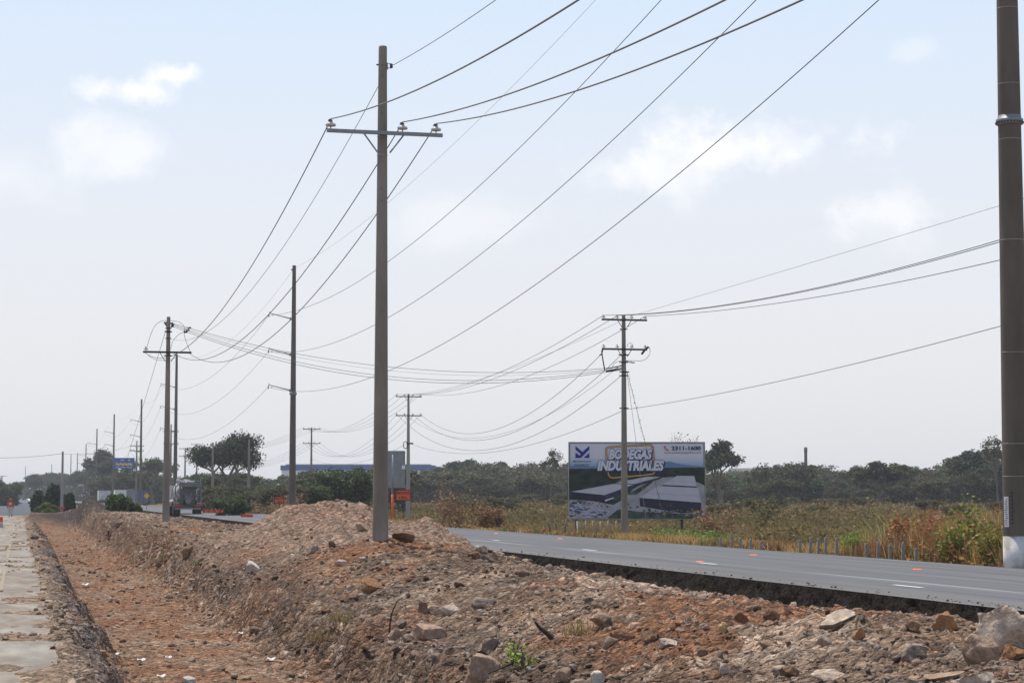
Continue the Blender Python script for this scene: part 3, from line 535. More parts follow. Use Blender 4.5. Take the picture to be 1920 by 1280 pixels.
def tree(key, px, D, ytop, label, cat='tree', group=None, wk=1.0, zb=None):
    p = P(px, 930, D); zg = float(G(p.x, p.y)) if zb is None else zb; hgt = (P(px, ytop, D).z - zg); s = hgt/PH[key]
    o = TP[key] if key not in used else copy_tree(TP[key]); used.add(key)
    o.location = (p.x, p.y, zg-.05); o.scale = (s*wk, s*wk, s); o.rotation_euler = (0, 0, random.uniform(0, 6.28)); return tag(o, label, cat, group)
# ---- foremost, named trees
tree('spread1', 432, 290, 797, 'large dark spreading tree right of the mixer truck', wk=.74)
tree('spread2', 1352, 315, 822, 'dark spreading tree just right of the billboard', wk=.85)
tree('bare', 1285, 250, 803, 'leafless tree top behind the right half of the billboard', wk=.9)
tree('sparse1', 1030, 310, 836, 'thin sparse tree standing just left of the billboard', wk=.6)
tree('bare', 1062, 305, 862, 'bare tree stem at the left edge of the billboard', wk=.8)
tree('sparse1', 1875, 310, 812, 'tall thin flat topped tree left of the big pole', wk=.75)
tree('spread2', 1812, 350, 841, 'broad flat topped dark tree left of the big pole', wk=1.25)
tree('spread3', 1868, 355, 846, 'dark round tree half hidden by the big pole', wk=1.2)
tree('spread2', 1650, 330, 862, 'wide domed dark tree behind the field right of centre', wk=1.25)
tree('spread3', 1700, 335, 866, 'second dome of the wide dark tree clump on the right', wk=1.1)
tree('spread3', 1610, 340, 870, 'left dome of the wide dark tree clump on the right', wk=1.1)
tree('scrub2', 1490, 345, 860, 'ragged grey green tree below the chimney', wk=1.0)
tree('scrub1', 1445, 350, 864, 'ragged olive tree left of the chimney', wk=.95)
tree('scrub3', 735, 215, 868, 'tall feathery scrub tree behind the main pole', wk=1.0)
tree('scrub4', 650, 200, 868, 'tall green scrub tree above the spoil heap', wk=1.05)
tree('scrub1', 600, 215, 876, 'olive scrub tree left of the spoil heap top', wk=1.1)
tree('tall1', 181, 560, 838, 'tall hazy tree rising above the far left wood', wk=.7)
tree('tall2', 200, 540, 862, 'broad hazy tree beside the tall one on the left', wk=.9)
tree('spread3', 288, 470, 856, 'dark tree right of the small blue billboard', wk=1.0)
tree('scrub4', 262, 480, 880, 'dense dark tree under the blue billboard', wk=1.2)
# ---- the belt of trees behind the field
prof = np.array([(460, 890), (520, 893), (560, 884), (620, 880), (700, 872), (760, 880), (800, 876), (850, 864), (900, 860), (930, 866), (960, 862), (1000, 866), (1060, 868), (1120, 870), (1200, 868), (1320, 872), (1400, 884), (1440, 866), (1500, 866), (1550, 876), (1590, 884), (1640, 870), (1700, 868), (1760, 868), (1800, 860), (1860, 852), (1960, 850), (2060, 855)])
def where(px):
    for a, s in ((560, 'left of the spoil heap'), (720, 'above the spoil heap'), (900, 'right of the main pole'), (1070, 'left of the billboard'), (1330, 'behind the billboard'), (1480, 'right of the billboard'), (1680, 'behind the middle of the field'), (9999, 'near the big right pole')):
        if px < a: return s
names = {'scrub1': 'olive scrub tree', 'scrub2': 'grey green scrub tree', 'scrub3': 'dry brownish scrub tree', 'scrub4': 'green bushy tree', 'spread3': 'olive spreading tree', 'tall2': 'tall leafy tree', 'spread2': 'dark spreading tree', 'sparse1': 'thin sparse tree'}
for row, (Dm, dlo, n, kk) in enumerate(((480, 0, 46, ('scrub1', 'sparse1', 'spread3', 'tall2')), (425, 6, 44, ('scrub1', 'scrub2', 'scrub4', 'scrub3')), (378, 14, 46, ('scrub2', 'scrub1', 'scrub3', 'scrub4')), (340, 30, 34, ('scrub3', 'scrub2', 'scrub3', 'sparse1')))):
    for k in range(n):
        px = 470 + 1520*(k+random.uniform(-.4, .4))/n
        if row == 3 and px < 760: px += 1100
        key = kk[random.randrange(4)]; yt = np.interp(px, prof[:, 0], prof[:, 1]) + dlo + random.uniform(-5, 13) - (9 if random.random() < .12 else 0)
        tree(key, px, Dm+random.uniform(-25, 25), yt, '%s, %s of the belt, %s' % (names[key], ('back', 'middle', 'front', 'low front edge')[row], where(px)), 'tree', 'scrub trees of the belt behind the field', wk=random.uniform(.85, 1.4))
# ---- left, hazier woods
for k in range(24):
    px = -30 + 245*(k+random.random()*.6)/24; D = random.uniform(640, 900); yt = np.interp(px, [0, 30, 60, 100, 140, 200], [906, 905, 888, 885, 884, 872]) + random.uniform(-3, 8)
    tree(random.choice(['tall1', 'tall2']), px, D, yt, 'hazy blue grey tree in the far wood at the end of the old road', 'tree', 'far wood beyond the old road', wk=1.2)
for k in range(26):
    px = 185 + 300*(k+random.random()*.6)/26; D = random.uniform(300, 430) if px > 335 else random.uniform(470, 560); yt = random.uniform(880, 905)
    key = random.choice(['scrub1', 'scrub2', 'scrub4', 'spread3']); tree(key, px, D, yt, '%s in the dark wood between blue billboard and big tree' % names[key], 'tree', 'roadside wood behind the trucks', wk=1.25)
for px, D, yt, key in ((402, 215, 905, 'scrub3'), (420, 220, 915, 'scrub4'), (450, 205, 905, 'scrub1'), (480, 190, 918, 'scrub3'), (505, 200, 908, 'scrub4'), (410, 200, 922, 'scrub3'), (432, 165, 926, 'scrub4'), (540, 190, 905, 'scrub3'), (572, 195, 900, 'scrub4'), (10, 430, 900, 'scrub4'), (-12, 420, 892, 'scrub4')):
    tree(key, px, D, yt, '%s in the thicket %s' % (names[key], 'left of the spoil heap' if px > 300 else 'at the far left edge'), 'bush', 'thicket bushes', wk=1.2)
# ---- round green bushes on the median
def bush(px, D, wp, ybase, ytop, tone, tone2, label, seed, zb):
    g = np.random.default_rng(seed); n = 5200; s = D/F; rw = wp*s/2*(1.3 if px < 140 else 1.05); c = P(px, 930, D); hh = P(px, ytop, D).z - zb
    nb = 11; nb = 18; cx = g.normal(size=(nb, 3)); cx /= np.linalg.norm(cx, axis=1)[:, None]; cx *= .62; cx[:, 2] = .12+np.abs(cx[:, 2])*.95; cx[0] = (0, 0, .4); rr = g.uniform(.26, .38, nb); pk = g.integers(0, nb, n); d = g.normal(size=(n, 3)); d /= np.linalg.norm(d, axis=1)[:, None]
    C = cx[pk]+d*(rr[pk]*(.75+.3*g.random(n)**.5))[:, None]; C[:, 2] = np.abs(C[:, 2]); C = C*np.array((rw, rw*.9, hh))
    col = np.array(tone)[None]*g.uniform(.7, 1.3, (n, 1)); mk = g.random(n) < .3; col[mk] = np.array(tone2)*g.uniform(.8, 1.2, (mk.sum(), 1))
    V, Fq, cc = quads(C, .16*g.uniform(.6, 1.3, n)*max(1, D/160), g, col, 1.3, .6); r = empty('round_bush', (c.x, c.y, zb)); link('foliage', arr_mesh('foliage', V, Fq, cc), M['leaf'], r)
    b = MB(); [b.tube([(0, 0, -.2), (math.cos(a)*rw*.3, math.sin(a)*rw*.3, hh*.5)], .05, 6) for a in (0, 2, 4)]; b.build('stem', M['bark'], r, True); return tag(r, label, 'bush', 'round green bushes on the median')
bush(225, 165, 62, 956, 921, (.06, .10, .022), (.10, .15, .03), 'large glossy round bush in front of the cream container', 41, -.1)
bush(252, 160, 30, 957, 938, (.055, .09, .022), (.09, .13, .03), 'low bush attached right of the large round bush', 42, -.1)
bush(101, 230, 34, 950, 908, (.03, .052, .02), (.05, .08, .025), 'tall dark bush left of the wooden street pole', 43, -.4)
bush(72, 238, 26, 950, 920, (.035, .055, .022), (.05, .08, .025), 'dark rounded bush at the end of the old road', 44, -.4)
bush(127, 225, 26, 950, 921, (.04, .065, .022), (.06, .09, .03), 'dark bush right of the wooden street pole', 45, -.4)
bush(88, 205, 42, 962, 941, (.07, .10, .025), (.13, .16, .04), 'low light green bush beside the trench end', 46, -.4)
bush(90, 196, 20, 964, 953, (.12, .19, .03), (.16, .24, .04), 'small bright green clump at the trench end', 47, -.4)
# ---- grass: the field (uncountable)
def in_view(n, px0, px1, D0, D1, g):
    D = np.exp(g.uniform(math.log(D0), math.log(D1), n)); x = (g.uniform(px0, px1, n)-960)/F*D; return RT.x*x+FW.x*D, RT.y*x+FW.y*D, D
g = np.random.default_rng(77); X, Y, D = in_view(150000, 600, 2150, 62, 330, g); k = X > 24.5; X, Y, D = X[k], Y[k], D[k]; n = len(X)
m_ = fbm(X*.09, Y*.05, 401, 4); m2 = fbm(X*.5, Y*.3, 405, 3)
base = np.array((.34, .25, .11))*(1-ss(.42, .6, m_))[:, None] + np.array((.20, .165, .07))*ss(.42, .6, m_)[:, None]; rd = g.random(n) < .12; base[rd] = (.30, .17, .08); base *= g.uniform(.6, 1.3, (n, 1))
hh = (.15+.45*m2)*(1+.2*(D > 150))*g.uniform(.4, 1.3, n); V, Fq, cc = blades(np.stack([X, Y, G(X, Y)-.03], 1), hh, .035*D/60*g.uniform(.6, 1.4, n), g, base, .5)
tag(link('field_grass', arr_mesh('field_grass', V, Fq, cc), M['dry']), 'dull brown dry grass and weeds covering the wide field', 'grass', None, 'stuff')
def weeds(n, ppc, sampler, size, pal, name, label, seed, ls):
    g = np.random.default_rng(seed); X, Y, D = sampler(g, n); n = len(X); s = size(X, Y, D)*g.uniform(.4, 1.3, n); Z = G(X, Y)
    q = fbm(X*.12, Y*.06, seed, 4)*.6 + g.random(n)*.4; pal = np.array(pal); col = pal[np.clip((q-.25)*2*len(pal), 0, len(pal)-1).astype(int)]*g.uniform(.7, 1.25, (n, 1))
    d = g.normal(size=(n, ppc, 3))*np.array((.5, .5, .38)); d[..., 2] = np.abs(d[..., 2]); C = np.stack([X, Y, Z], 1)[:, None]+d*s[:, None, None]
    V, Fq, cc = quads(C.reshape(-1, 3), (ls(D)[:, None]*np.ones((1, ppc))).ravel()*g.uniform(.6, 1.4, n*ppc), g, np.repeat(col, ppc, 0)*g.uniform(.75, 1.25, (n*ppc, 1)), 1.8, .1)
    tag(link(name, arr_mesh(name, V, Fq, cc), M['dry']), label, 'weeds', None, 'stuff')
def far_sampler(g, n):
    X, Y, D = in_view(n, 600, 2150, 62, 335, g); k = (X > 26) & (fbm(X*.15, Y*.08, 451, 3) > .44); return X[k], Y[k], D[k]
weeds(12000, 24, far_sampler, lambda X, Y, D: .35+.9*ss(.45, .7, fbm(X*.2, Y*.1, 455, 3)), ((.20, .145, .065), (.165, .13, .055), (.21, .145, .065), (.14, .115, .045), (.24, .175, .08), (.12, .11, .042)), 'field_weeds', 'tangled brown and olive weeds scattered through the wide field', 501, lambda D: .03+.0008*D)
def near_sampler(g, n):
    X = 23.2+np.abs(g.normal(0, 2.5, n)); Y = 34*np.exp(g.random(n)*math.log(120/34.)); k = fbm(X*.5, Y*.25, 461, 3) > .43; X, Y = X[k], Y[k]; return X, Y, depth(X, Y)
def near_size(X, Y, D):
    p = 960+F*(RT.x*X+RT.y*Y)/D; return .22+.62*ss(1540, 1760, p)
weeds(4200, 26, near_sampler, near_size, ((.34, .17, .07), (.20, .20, .055), (.46, .29, .10), (.25, .11, .06), (.16, .19, .05), (.40, .20, .08)), 'verge_weeds', 'rusty and green weeds tangled in the verge grass', 507, lambda D: .035+.0007*D)
def verge_grass():
    g = np.random.default_rng(78); n = 90000; X = 23.0 + np.abs(g.normal(0, 2.4, n)); u = g.random(n); Y = 34*np.exp(u*math.log(130/34.)); pxx = 960+F*(RT.x*X+RT.y*Y)/(FW.x*X+FW.y*Y)
    tall = .34+1.05*ss(1540, 1740, pxx)*np.minimum(1, .4+.35*(X-22.9)) - .1*ss(1300, 1000, pxx); clump = fbm(X*.7, Y*.4, 411, 3); keep = g.random(n) < (.45+clump); X, Y, tall, clump, pxx = X[keep], Y[keep], tall[keep], clump[keep], pxx[keep]; n = len(X)
    gold = np.array((.60, .39, .13)); rust = np.array((.30, .135, .065)); grn = np.array((.20, .24, .06)); col = np.tile(gold, (n, 1)); q = fbm(X*.6+3, Y*.25, 415, 3); 
    mr = (q > .53) & (g.random(n) < .75); col[mr] = rust; mg = (fbm(X*.5, Y*.2, 417, 3) > .56) & (g.random(n) < .7); col[mg] = grn; rs = g.random(n) < .25; col[rs] = (.24, .15, .08); rs = g.random(n) < .10; col[rs] = (.66, .55, .36)
    col *= g.uniform(.6, 1.3, (n, 1)); hh = tall*(.5+1.0*clump)*g.uniform(.5, 1.25, n); dd = depth(X, Y)
    V, Fq, cc = blades(np.stack([X, Y, G(X, Y)-.05], 1), hh, .014*dd/50*g.uniform(.6, 1.6, n), g, col, .8)
    tag(link('verge_grass', arr_mesh('verge_grass', V, Fq, cc), M['dry']), 'golden and rusty dry grass along the far road verge', 'grass', None, 'stuff')
verge_grass()
# leafy weeds on the verge
def weed(px, X_, hgt, rad, tone, tone2, label, seed, n=900, ls=.09, name='weed', cat='plant', base=None):
    g = np.random.default_rng(seed); p = PX(px, X_) if base is None else base; z = float(G(p.x, p.y)) if base is None else base.z
    r = empty(name, (p.x, p.y, z)); b = MB(); C = []
    for k in range(7):
        a = g.uniform(0, 6.28); l = rad*g.uniform(.3, 1); top = Vector((math.cos(a)*l, math.sin(a)*l, hgt*g.uniform(.6, 1))); pts = [Vector((0, 0, -.05)), top*.5+Vector((0, 0, hgt*.1)), top]; b.tube(pts, [.012, .009, .005], 5)
        m = n//7; t = g.random(m)**.6; q = np.array([tuple(pts[0].lerp(pts[2], float(x))) for x in t]) + g.normal(size=(m, 3))*rad*.22; C.append(q)
    C = np.concatenate(C); C[:, 2] = np.maximum(C[:, 2], .03); col = np.array(tone)[None]*g.uniform(.7, 1.3, (len(C), 1)); mk = g.random(len(C)) < .35; col[mk] = np.array(tone2)*g.uniform(.7, 1.2, (mk.sum(), 1))
    V, Fq, cc = quads(C, ls*g.uniform(.6, 1.3, len(C)), g, col, 1.6); b.build('stem', M['bark'], r); link('leaves', arr_mesh('leaves', V, Fq, cc), M['leaf'], r); return tag(r, label, cat)
YG_, LG_ = (.19, .24, .05), (.30, .34, .08); RS_ = (.30, .10, .05)
weed(1822, 24.0, 1.75, .6, (.15, .17, .045), (.30, .30, .08), 'tall yellow green leafy weed left of the big pole', 51, 650, .075)
weed(1855, 24.6, 1.25, .6, (.16, .19, .05), (.34, .24, .08), 'yellowing weed close beside the big pole', 52, 1100)
weed(1760, 24.2, 1.35, .8, RS_, (.36, .16, .08), 'rust red dried creeper heap on the verge', 53, 1300, .07)
weed(1720, 24.4, 1.3, .8, (.36, .16, .07), RS_, 'orange brown dried creeper left of the rust red heap', 54, 1300)
weed(1800, 23.6, 1.0, .9, YG_, (.40, .26, .09), 'low green creeper at the foot of the tall weed', 55, 1400)
weed(1600, 23.6, .6, .5, (.20, .30, .06), LG_, 'small bright green weed between two fence posts', 56, 700, .08)
weed(1868, 23.4, .9, .7, (.25, .20, .06), YG_, 'low mixed weed against the big pole base', 57, 1200)
for k, (px, X_, hg) in enumerate(((1235, 25, .6), (1262, 25, .7), (1290, 25.5, .6), (1345, 24.5, .5), (1318, 25, .5))):
    weed(px, X_, hg*.75, .7, (.15, .22, .05), (.24, .28, .07), ('bright green weed patch under the billboard, %s' % ('left one', 'second one', 'third one', 'small one beside a fence post', 'fourth one')[k]), 60+k, 500, .09)
for k, (px, D_, hg, rd_) in enumerate(((865, 105, 2.1, 1.5), (905, 108, 1.5, .9), (935, 110, 1.3, .7), (1330+12, 100, 1.3, 1.1), (1428, 120, 2.0, 1.3))):
    q = P(px, 930, D_); q.z = float(G(q.x, q.y)); weed(px, 0, hg, rd_, (.22, .12, .06) if k != 4 else (.10, .12, .045), (.30, .18, .09), ('rusty dry umbrella shaped shrub behind the road', 'bare brown shrub right of the rusty shrub', 'small brown shrub near the broken stakes', 'rust coloured dry clump right of the billboard', 'dull green shrub in the field right of the billboard')[k], 70+k, 1000, .10, 'dry_shrub', 'shrub', q)
for k in range(34):
    px = random.uniform(770, 1880); D_ = random.uniform(150, 320); q = P(px, 930, D_); q.z = float(G(q.x, q.y)); dryk = random.random() < .5
    tree('scrub3' if dryk else random.choice(['scrub1', 'scrub2']), px, D_, 930+F*(CZ-q.z)/D_-F*random.uniform(1.0, 2.2)/D_, ('dry brown shrub' if dryk else 'olive shrub')+' standing in the open field '+where(px), 'shrub', 'shrubs dotted over the field', wk=1.5)
for k, (px, D_, hg) in enumerate(((492, 182, 1.5), (538, 176, 1.6))):
    q = P(px, 930, D_); q.z = float(G(q.x, q.y)); weed(px, 0, hg, 2.0, (.26, .16, .09), (.33, .22, .12), ('dead brown brush heap left of the small orange sign', 'dead brown brush heap at the foot of the second tall pole')[k], 110+k, 1500, .13, 'dry_shrub', 'shrub', q)
# seedlings on the rubble
for px, py, hg, lb in ((962, 1245, .22, 'bright green seedling on the spoil bank near the bottom'), (985, 1250, .16, 'second smaller seedling right of the bright green one')):
    p, t = hit(px, py); weed(0, 0, hg*1.4, .16, (.22, .33, .04), (.34, .42, .07), lb, 81+int(px), 60, .035, 'seedling', 'plant', p)
for px, lb in ((1527, 'green weed growing in front of the black road side'), (1500, 'small weed left of the one before the black road side'), (1548, 'small weed right of the one before the black road side')):
    q = PX(px, 13.05); q.z = H1(q.x, q.y)-.02; weed(0, 0, .42 if px == 1527 else .24, .16, (.08, .14, .03), (.12, .2, .04), lb, 90+px, 90, .04, 'weed', 'plant', q)
for k, (px, py) in enumerate(((310, 1048), (372, 1060), (250, 1052), (640, 1165), (600, 1200), (1085, 1190))):
    p, t = hit(px, py); g = np.random.default_rng(k+300); n = 90; pos = np.stack([g.normal(0, .10, n), g.normal(0, .10, n), np.zeros(n)], 1); c = np.tile(np.array((.33, .24, .11) if k > 2 else (.16, .17, .06)), (n, 1))*g.uniform(.6, 1.2, (n, 1))
    V, Fq, cc = blades(pos, g.uniform(.06, .24, n), np.full(n, .010), g, c, 1.0); o = link('grass_tuft', arr_mesh('grass_tuft', V, Fq, cc), M['dry']); o.location = p
    tag(o, ('green tuft high on the far trench bank', 'second green tuft on the trench bank', 'sparse tuft near the double pole on the bank', 'straw tuft left of the bent twig', 'straw coloured roots hanging in the near bank', 'straw tuft beside the rusty brown rock')[k], 'grass tuft')
# ---------------------------------------------------------------- poles and fittings
def shaft_mb(h, r0, r1, seg=10, n=24, sink=.6):
    b = MB(); b.lathe([(r0+(r0-r1)/h*sink, -sink)] + [(r0+(r1-r0)*i/seg, h*i/seg) for i in range(seg)] + [(r1, h-.03), (r1*.93, h), (r1*.5, h+.012)], n); return b
def insulator(parent, x, y, z, s=1.0, dark=True):
    b = MB(); b.lathe([(.045*s, 0), (.105*s, .012*s), (.112*s, .035*s), (.10*s, .06*s), (.05*s, .085*s), (.038*s, .10*s), (.042*s, .12*s), (.02*s, .128*s)], 18, (x, y, z+.045*s)); o = b.build('insulator', M['porcelain'], parent, True)
    b = MB(); b.tube([(x, y, z-.02), (x, y, z+.06*s)], .011*s, 6); b.box((x, y, z+.172*s), (.05*s, .12*s, .022*s)); b.box((x-.035*s, y, z+.178*s), (.025*s, .14*s, .03*s)); b.build('insulator_pin', M['dsteel'], o)
    return o
def crossarm(parent, L_, z, y, rx, mat_, pin=(), s=1.0, th=.075, xo=0, brace=True, bz=.42, bx=.38):
    b = MB(); b.box((xo, y, z), (L_, th*.85, th)); 
    for k in (-1, 1): b.box((xo+k*L_*.44, y-th*.45, z), (.03, .01, .03))
    b.build('crossarm', mat_, parent)
    if brace:
        for k in (-1, 1):
            b = MB(); a = Vector((k*bx, y-.02, z-th/2)); e = Vector((k*rx, y-.01, z-bz)); b.tube([a, e], .017, 4); b.build('brace', mat_, parent)
    for x in pin: insulator(parent, x, y, z+th/2, s)
# the main concrete pole
D1 = 3733/90.; pm = P(713, 1022, D1); ZP = pm.z
main = empty('utility_pole', (pm.x, pm.y, ZP), 0, 'tall brown concrete power pole with one crossarm standing on the rubble bank', 'utility pole')
main.rotation_euler = (0, 0, 0)
HM = 942/90.+.02; shaft_mb(HM, .167, .088, 14, 28).build('pole_shaft', M['concrete'], main, True)
ZA = (1022-247)/90.
crossarm(main, 2.46, ZA, -.16, .13, M['steel'], (-1.12, .40, 1.12), 1.0, .075, .03, True, .42, .42)
b = MB(); 
for zz in (HM-.42, HM-.66, HM-1.45, HM-1.98, HM-3.05, HM-3.3): 
    rr = .167+(.088-.167)*zz/HM; d = -FW; b.tube([Vector((0, 0, zz))+d*(rr-.03), Vector((0, 0, zz))+d*(rr+.0025)], .011, 10)
b.build('bolt_hole', M['hole'], main)
b = MB(); b.box((.13, 0, HM-.36), (.12, .012, .012)); b.box((.13, 0, HM-.46), (.12, .012, .012)); b.box((.10, 0, HM-.41), (.015, .03, .12)); b.box((-.11, 0, HM-.40), (.05, .02, .03)); br = b.build('bracket', M['dsteel'], main)
b = MB(); b.lathe([(.03, 0), (.038, .02), (.025, .04), (.038, .06), (.03, .08)], 14, (.185, 0, HM-.45)); b.build('spool', M['dsteel'], br, True)
for z_ in (ZA-.05, ZA-.45):
    b = MB(); rr = .167+(.088-.167)*z_/HM; b.lathe([(rr+.004, -.015), (rr+.007, 0), (rr+.004, .015)], 24, (0, 0, z_)); b.build('clamp', M['steel'], main)
# double dead-end pole at the far end of the line
D2 = 3733/36.; p3 = P(311, 977, D2)
dp = empty('utility_pole', p3, 0, 'brown concrete corner pole with a dark crossarm and looping cables beside the mixer truck', 'utility pole')
H3 = 382/36.+.03; shaft_mb(H3, .19, .095, 10, 20).build('pole_shaft', M['concrete'], dp, True)
ZA3 = (977-661)/36.
crossarm(dp, 2.5, ZA3, -.16, .14, M['dsteel'], (-1.15,), 1.1, .10, -.05, True, .5, .42)
b = MB()
for z_, w_ in ((H3-.78, .17), (H3-.6, .14), (ZA3-.17, .19), (H3-1.13, .13)): b.lathe([(w_*.75, -.04), (w_*.95, 0), (w_*.75, .04)], 16, (0, 0, z_)); b.box((0, -.0, z_), (w_*2.3, .05, .05))
b.build('clamp', M['dsteel'], dp)
def loop(pts, r=.012, name='jumper_cable', parent=dp, D=D2, m='wire'):
    o0 = parent.location; P3 = [P(x, y, D)-o0 for x, y in pts]; 
    # smooth with catmull-rom
    out = []; Q = [P3[0]]+P3+[P3[-1]]
    for i in range(1, len(Q)-2):
        for t in (0, .25, .5, .75):
            a, b_, c, d = Q[i-1], Q[i], Q[i+1], Q[i+2]; out.append(.5*((2*b_)+(c-a)*t+(2*a-5*b_+4*c-d)*t*t+(-a+3*b_-3*c+d)*t**3))
    out.append(P3[-1]); bb = MB(); bb.tube(out, r, 6); return bb.build(name, M[m], parent, True)
loop([(275, 653), (280, 635), (288, 615), (298, 604), (308, 601), (315, 602)]); loop([(275, 663), (285, 671), (297, 675), (310, 675), (321, 674), (330, 669)], m='wirel')
loop([(317, 601), (331, 602), (340, 606), (346, 614), (345, 624), (349, 640), (358, 662)]); loop([(320, 655), (324, 640), (334, 628), (344, 622), (350, 614)])
for px, py in ((355, 614.5), (352, 619), (348.5, 622.5)):
    b = MB(); q = P(px, py, D2)-p3; b.lathe([(.035, -.09), (.06, -.05), (.035, -.02), (.06, .02), (.035, .05), (.05, .09)], 10, q, Matrix.Rotation(R(80), 3, 'Y')); b.build('insulator', M['dsteel'], dp, True)
for px, py in ((310, 605), (312, 608), (322, 606), (324, 609), (323, 612), (314, 611)):
    b = MB(); q = P(px, py, D2)-p3; b.lathe([(.03, -.08), (.055, -.03), (.03, 0), (.055, .04), (.03, .08)], 8, q, Matrix.Rotation(R(80), 3, 'Y')); b.build('insulator', M['dsteel'], dp, True)
# big near transmission pole
D4 = 3733/82.5; p4 = P(1909, 1062, D4); HB = 22.9
big = empty('transmission_pole', p4, 0, 'huge dark pole with whitewashed foot at the right edge of the road', 'utility pole', 'tall transmission poles')
shaft_mb(HB, .325, .175, 20, 40).build('pole_shaft', M['dconcrete'], big, True)
def rb(z): return .325+(.175-.325)*z/HB
b = MB(); b.lathe([(rb(-.3)+.004, -.3), (rb(.69)+.004, .69)], 40); b.build('white_band', M['white'], big, True)
zc = (1062-222)/82.5
b = MB(); r_ = rb(zc); b.lathe([(r_+.003, -.10), (r_+.02, -.09), (r_+.045, -.085), (r_+.045, -.02), (r_+.05, -.01), (r_+.05, .03), (r_+.01, .04), (r_+.01, .11), (r_+.003, .115)], 40, (0, 0, zc)); cl = b.build('clamp_band', M['steel'], big, True)
b = MB()
for k in range(26): a = 2*math.pi*k/26; b.box((math.cos(a)*(r_+.052), math.sin(a)*(r_+.052), zc-.05), (.03, .03, .03), Euler((0, 0, a)))
b.build('bolt', M['dsteel'], cl)
for y_ in (6, 152, 258, 450, 662, 833, 894):
    z_ = (1062-y_)/82.5; b = MB(); b.lathe([(rb(z_)+.001, -.008), (rb(z_)+.004, 0), (rb(z_)+.001, .008)], 40, (0, 0, z_)); b.build('seam_ring', M['gconcrete'], big, True)
lb_ = mat('sticker_white', (.68, .64, .63), .6, var=.06)
def on_pole(a, z, w_, h_, mat_, name, parent=big, off=.006, cut=None):
    n = 5; r0 = rb(z)+off; b = MB(); da = w_/r0; V = []
    for i in range(n+1):
        for zz in (z-h_/2, z+h_/2): V.append(Vector((math.cos(a+da*(i/n-.5))*r0, math.sin(a+da*(i/n-.5))*r0, zz)))
    b.add(V, [(2*i, 2*i+2, 2*i+3, 2*i+1) for i in range(n)]); return b.build(name, mat_, parent)
aL = math.atan2(-FW.y, -FW.x); st = on_pole(aL-R(62), 1.24, .15, .68, lb_, 'sticker')
b = MB(); g = random.Random(4)
for k in range(13):
    r0 = rb(1.2)+.009; a = aL-R(62)+R(g.uniform(-3, 3)); z_ = .95+k*.047; b.box((math.cos(a)*r0, math.sin(a)*r0, z_), (.006, .05+g.random()*.03, .014), Euler((0, 0, a)))
b.build('sticker_lettering', M['black'], st)
b = MB()
for k in range(9):
    r0 = rb(1.3)+.003; a = aL-R(36)+R(g.uniform(-2, 2)); z_ = .98+k*.085; b.box((math.cos(a)*r0, math.sin(a)*r0, z_), (.004, .055, .014), Euler((g.uniform(-.4, .4), 0, a))); b.box((math.cos(a+.07)*r0, math.sin(a+.07)*r0, z_+.02), (.004, .014, .05), Euler((0, 0, a)))
b.build('stencilled_writing', mat('stencil', (.05, .018, .014), .8, var=.1), big)
# transmission arms: (tip x, tip z, root z) above camera level
def arm(parent, base, xt, zt, zr, rr, s=1.0):
    b = MB(); b.tube([(-rr+.02, 0, zr), (xt, 0, zt)], [.05*s, .035*s], 8); b.box((-rr-.02, 0, zr), (.12, .16, .22)); a_ = b.build('arm', M['gconcrete'], parent, True)
    b = MB(); b.lathe([(.02, 0), (.05, .03), (.02, .06), (.05, .10), (.02, .13), (.05, .17), (.02, .2), (.045, .24), (.02, .3)], 10, (xt-.03, 0, zt-.34)); b.lathe([(.02, 0), (.06, .03), (.02, .06)], 10, (xt+.25, 0, zt-.22)); b.lathe([(.02, 0), (.05, .03), (.03, .06)], 10, (xt+.02, 0, zt+.04)); b.build('insulator', M['dsteel'], a_, True)
hN = [21.3-CZ*0, 18.0, 15.0, 12.0]   # near-pole heights of the wires above camera level
for z_ in hN[1:]: arm(big, p4, -2.05, z_+CZ-p4.z+.3, z_+CZ-p4.z-.12, rb(z_+CZ), 1.4)
TPOLES = [(550, 23.0), (328, 14.1), (263, 9.63), (212, 8.14), (180, 6.7), (160, 5.2), (144, 4.3), (132, 4.2), (96, 3.2), (47, 3.0)]
TL = ['second tall dark pole along the new road, three arms to the left', 'tall grey pole directly right of the brown corner pole', 'tall thin pole right of the small blue billboard', 'tall pole at the left edge of the small blue billboard',
      'tall hazy pole in front of the tall far tree', 'hazy pole left of the tall far tree', 'faint hazy pole left of the dark spoil pile', 'faint pole next to the wooden street pole', 'very faint distant pole above the dark bush', 'very faint distant pole at the end of the old road']
tb = []
for k, ((px, s_), lb) in enumerate(zip(TPOLES, TL)):
    D_ = F/s_; b0 = P(px-(2 if k == 0 else 0), 930, D_); b0.z = -.3; o = empty('transmission_pole', b0, 0, lb, 'utility pole', 'tall transmission poles')
    hh = 18.85+CZ+.3; shaft_mb(hh, .30, .15, 8, 16).build('pole_shaft', M['dconcrete'], o, True)
    for z_ in (14.9, 11.96, 9.04):
        if k < 6: arm(o, b0, -2.0 if k < 4 else -2.6, z_+CZ+.3, z_+CZ-.13, .25, 1.0 if k < 2 else 1.3)
    if k == 0:
        b = MB(); b.lathe([(.27, -.12), (.29, -.1), (.31, 0), (.29, .08), (.27, .1)], 20, (0, 0, 8.35+CZ+.3)); b.build('clamp_band', M['steel'], o, True)
        b = MB(); b.box((-.2, 0, hh-.35), (.14, .05, .09)); b.build('bracket', M['dsteel'], o)
    tb.append(Vector((b0.x, b0.y, CZ)))
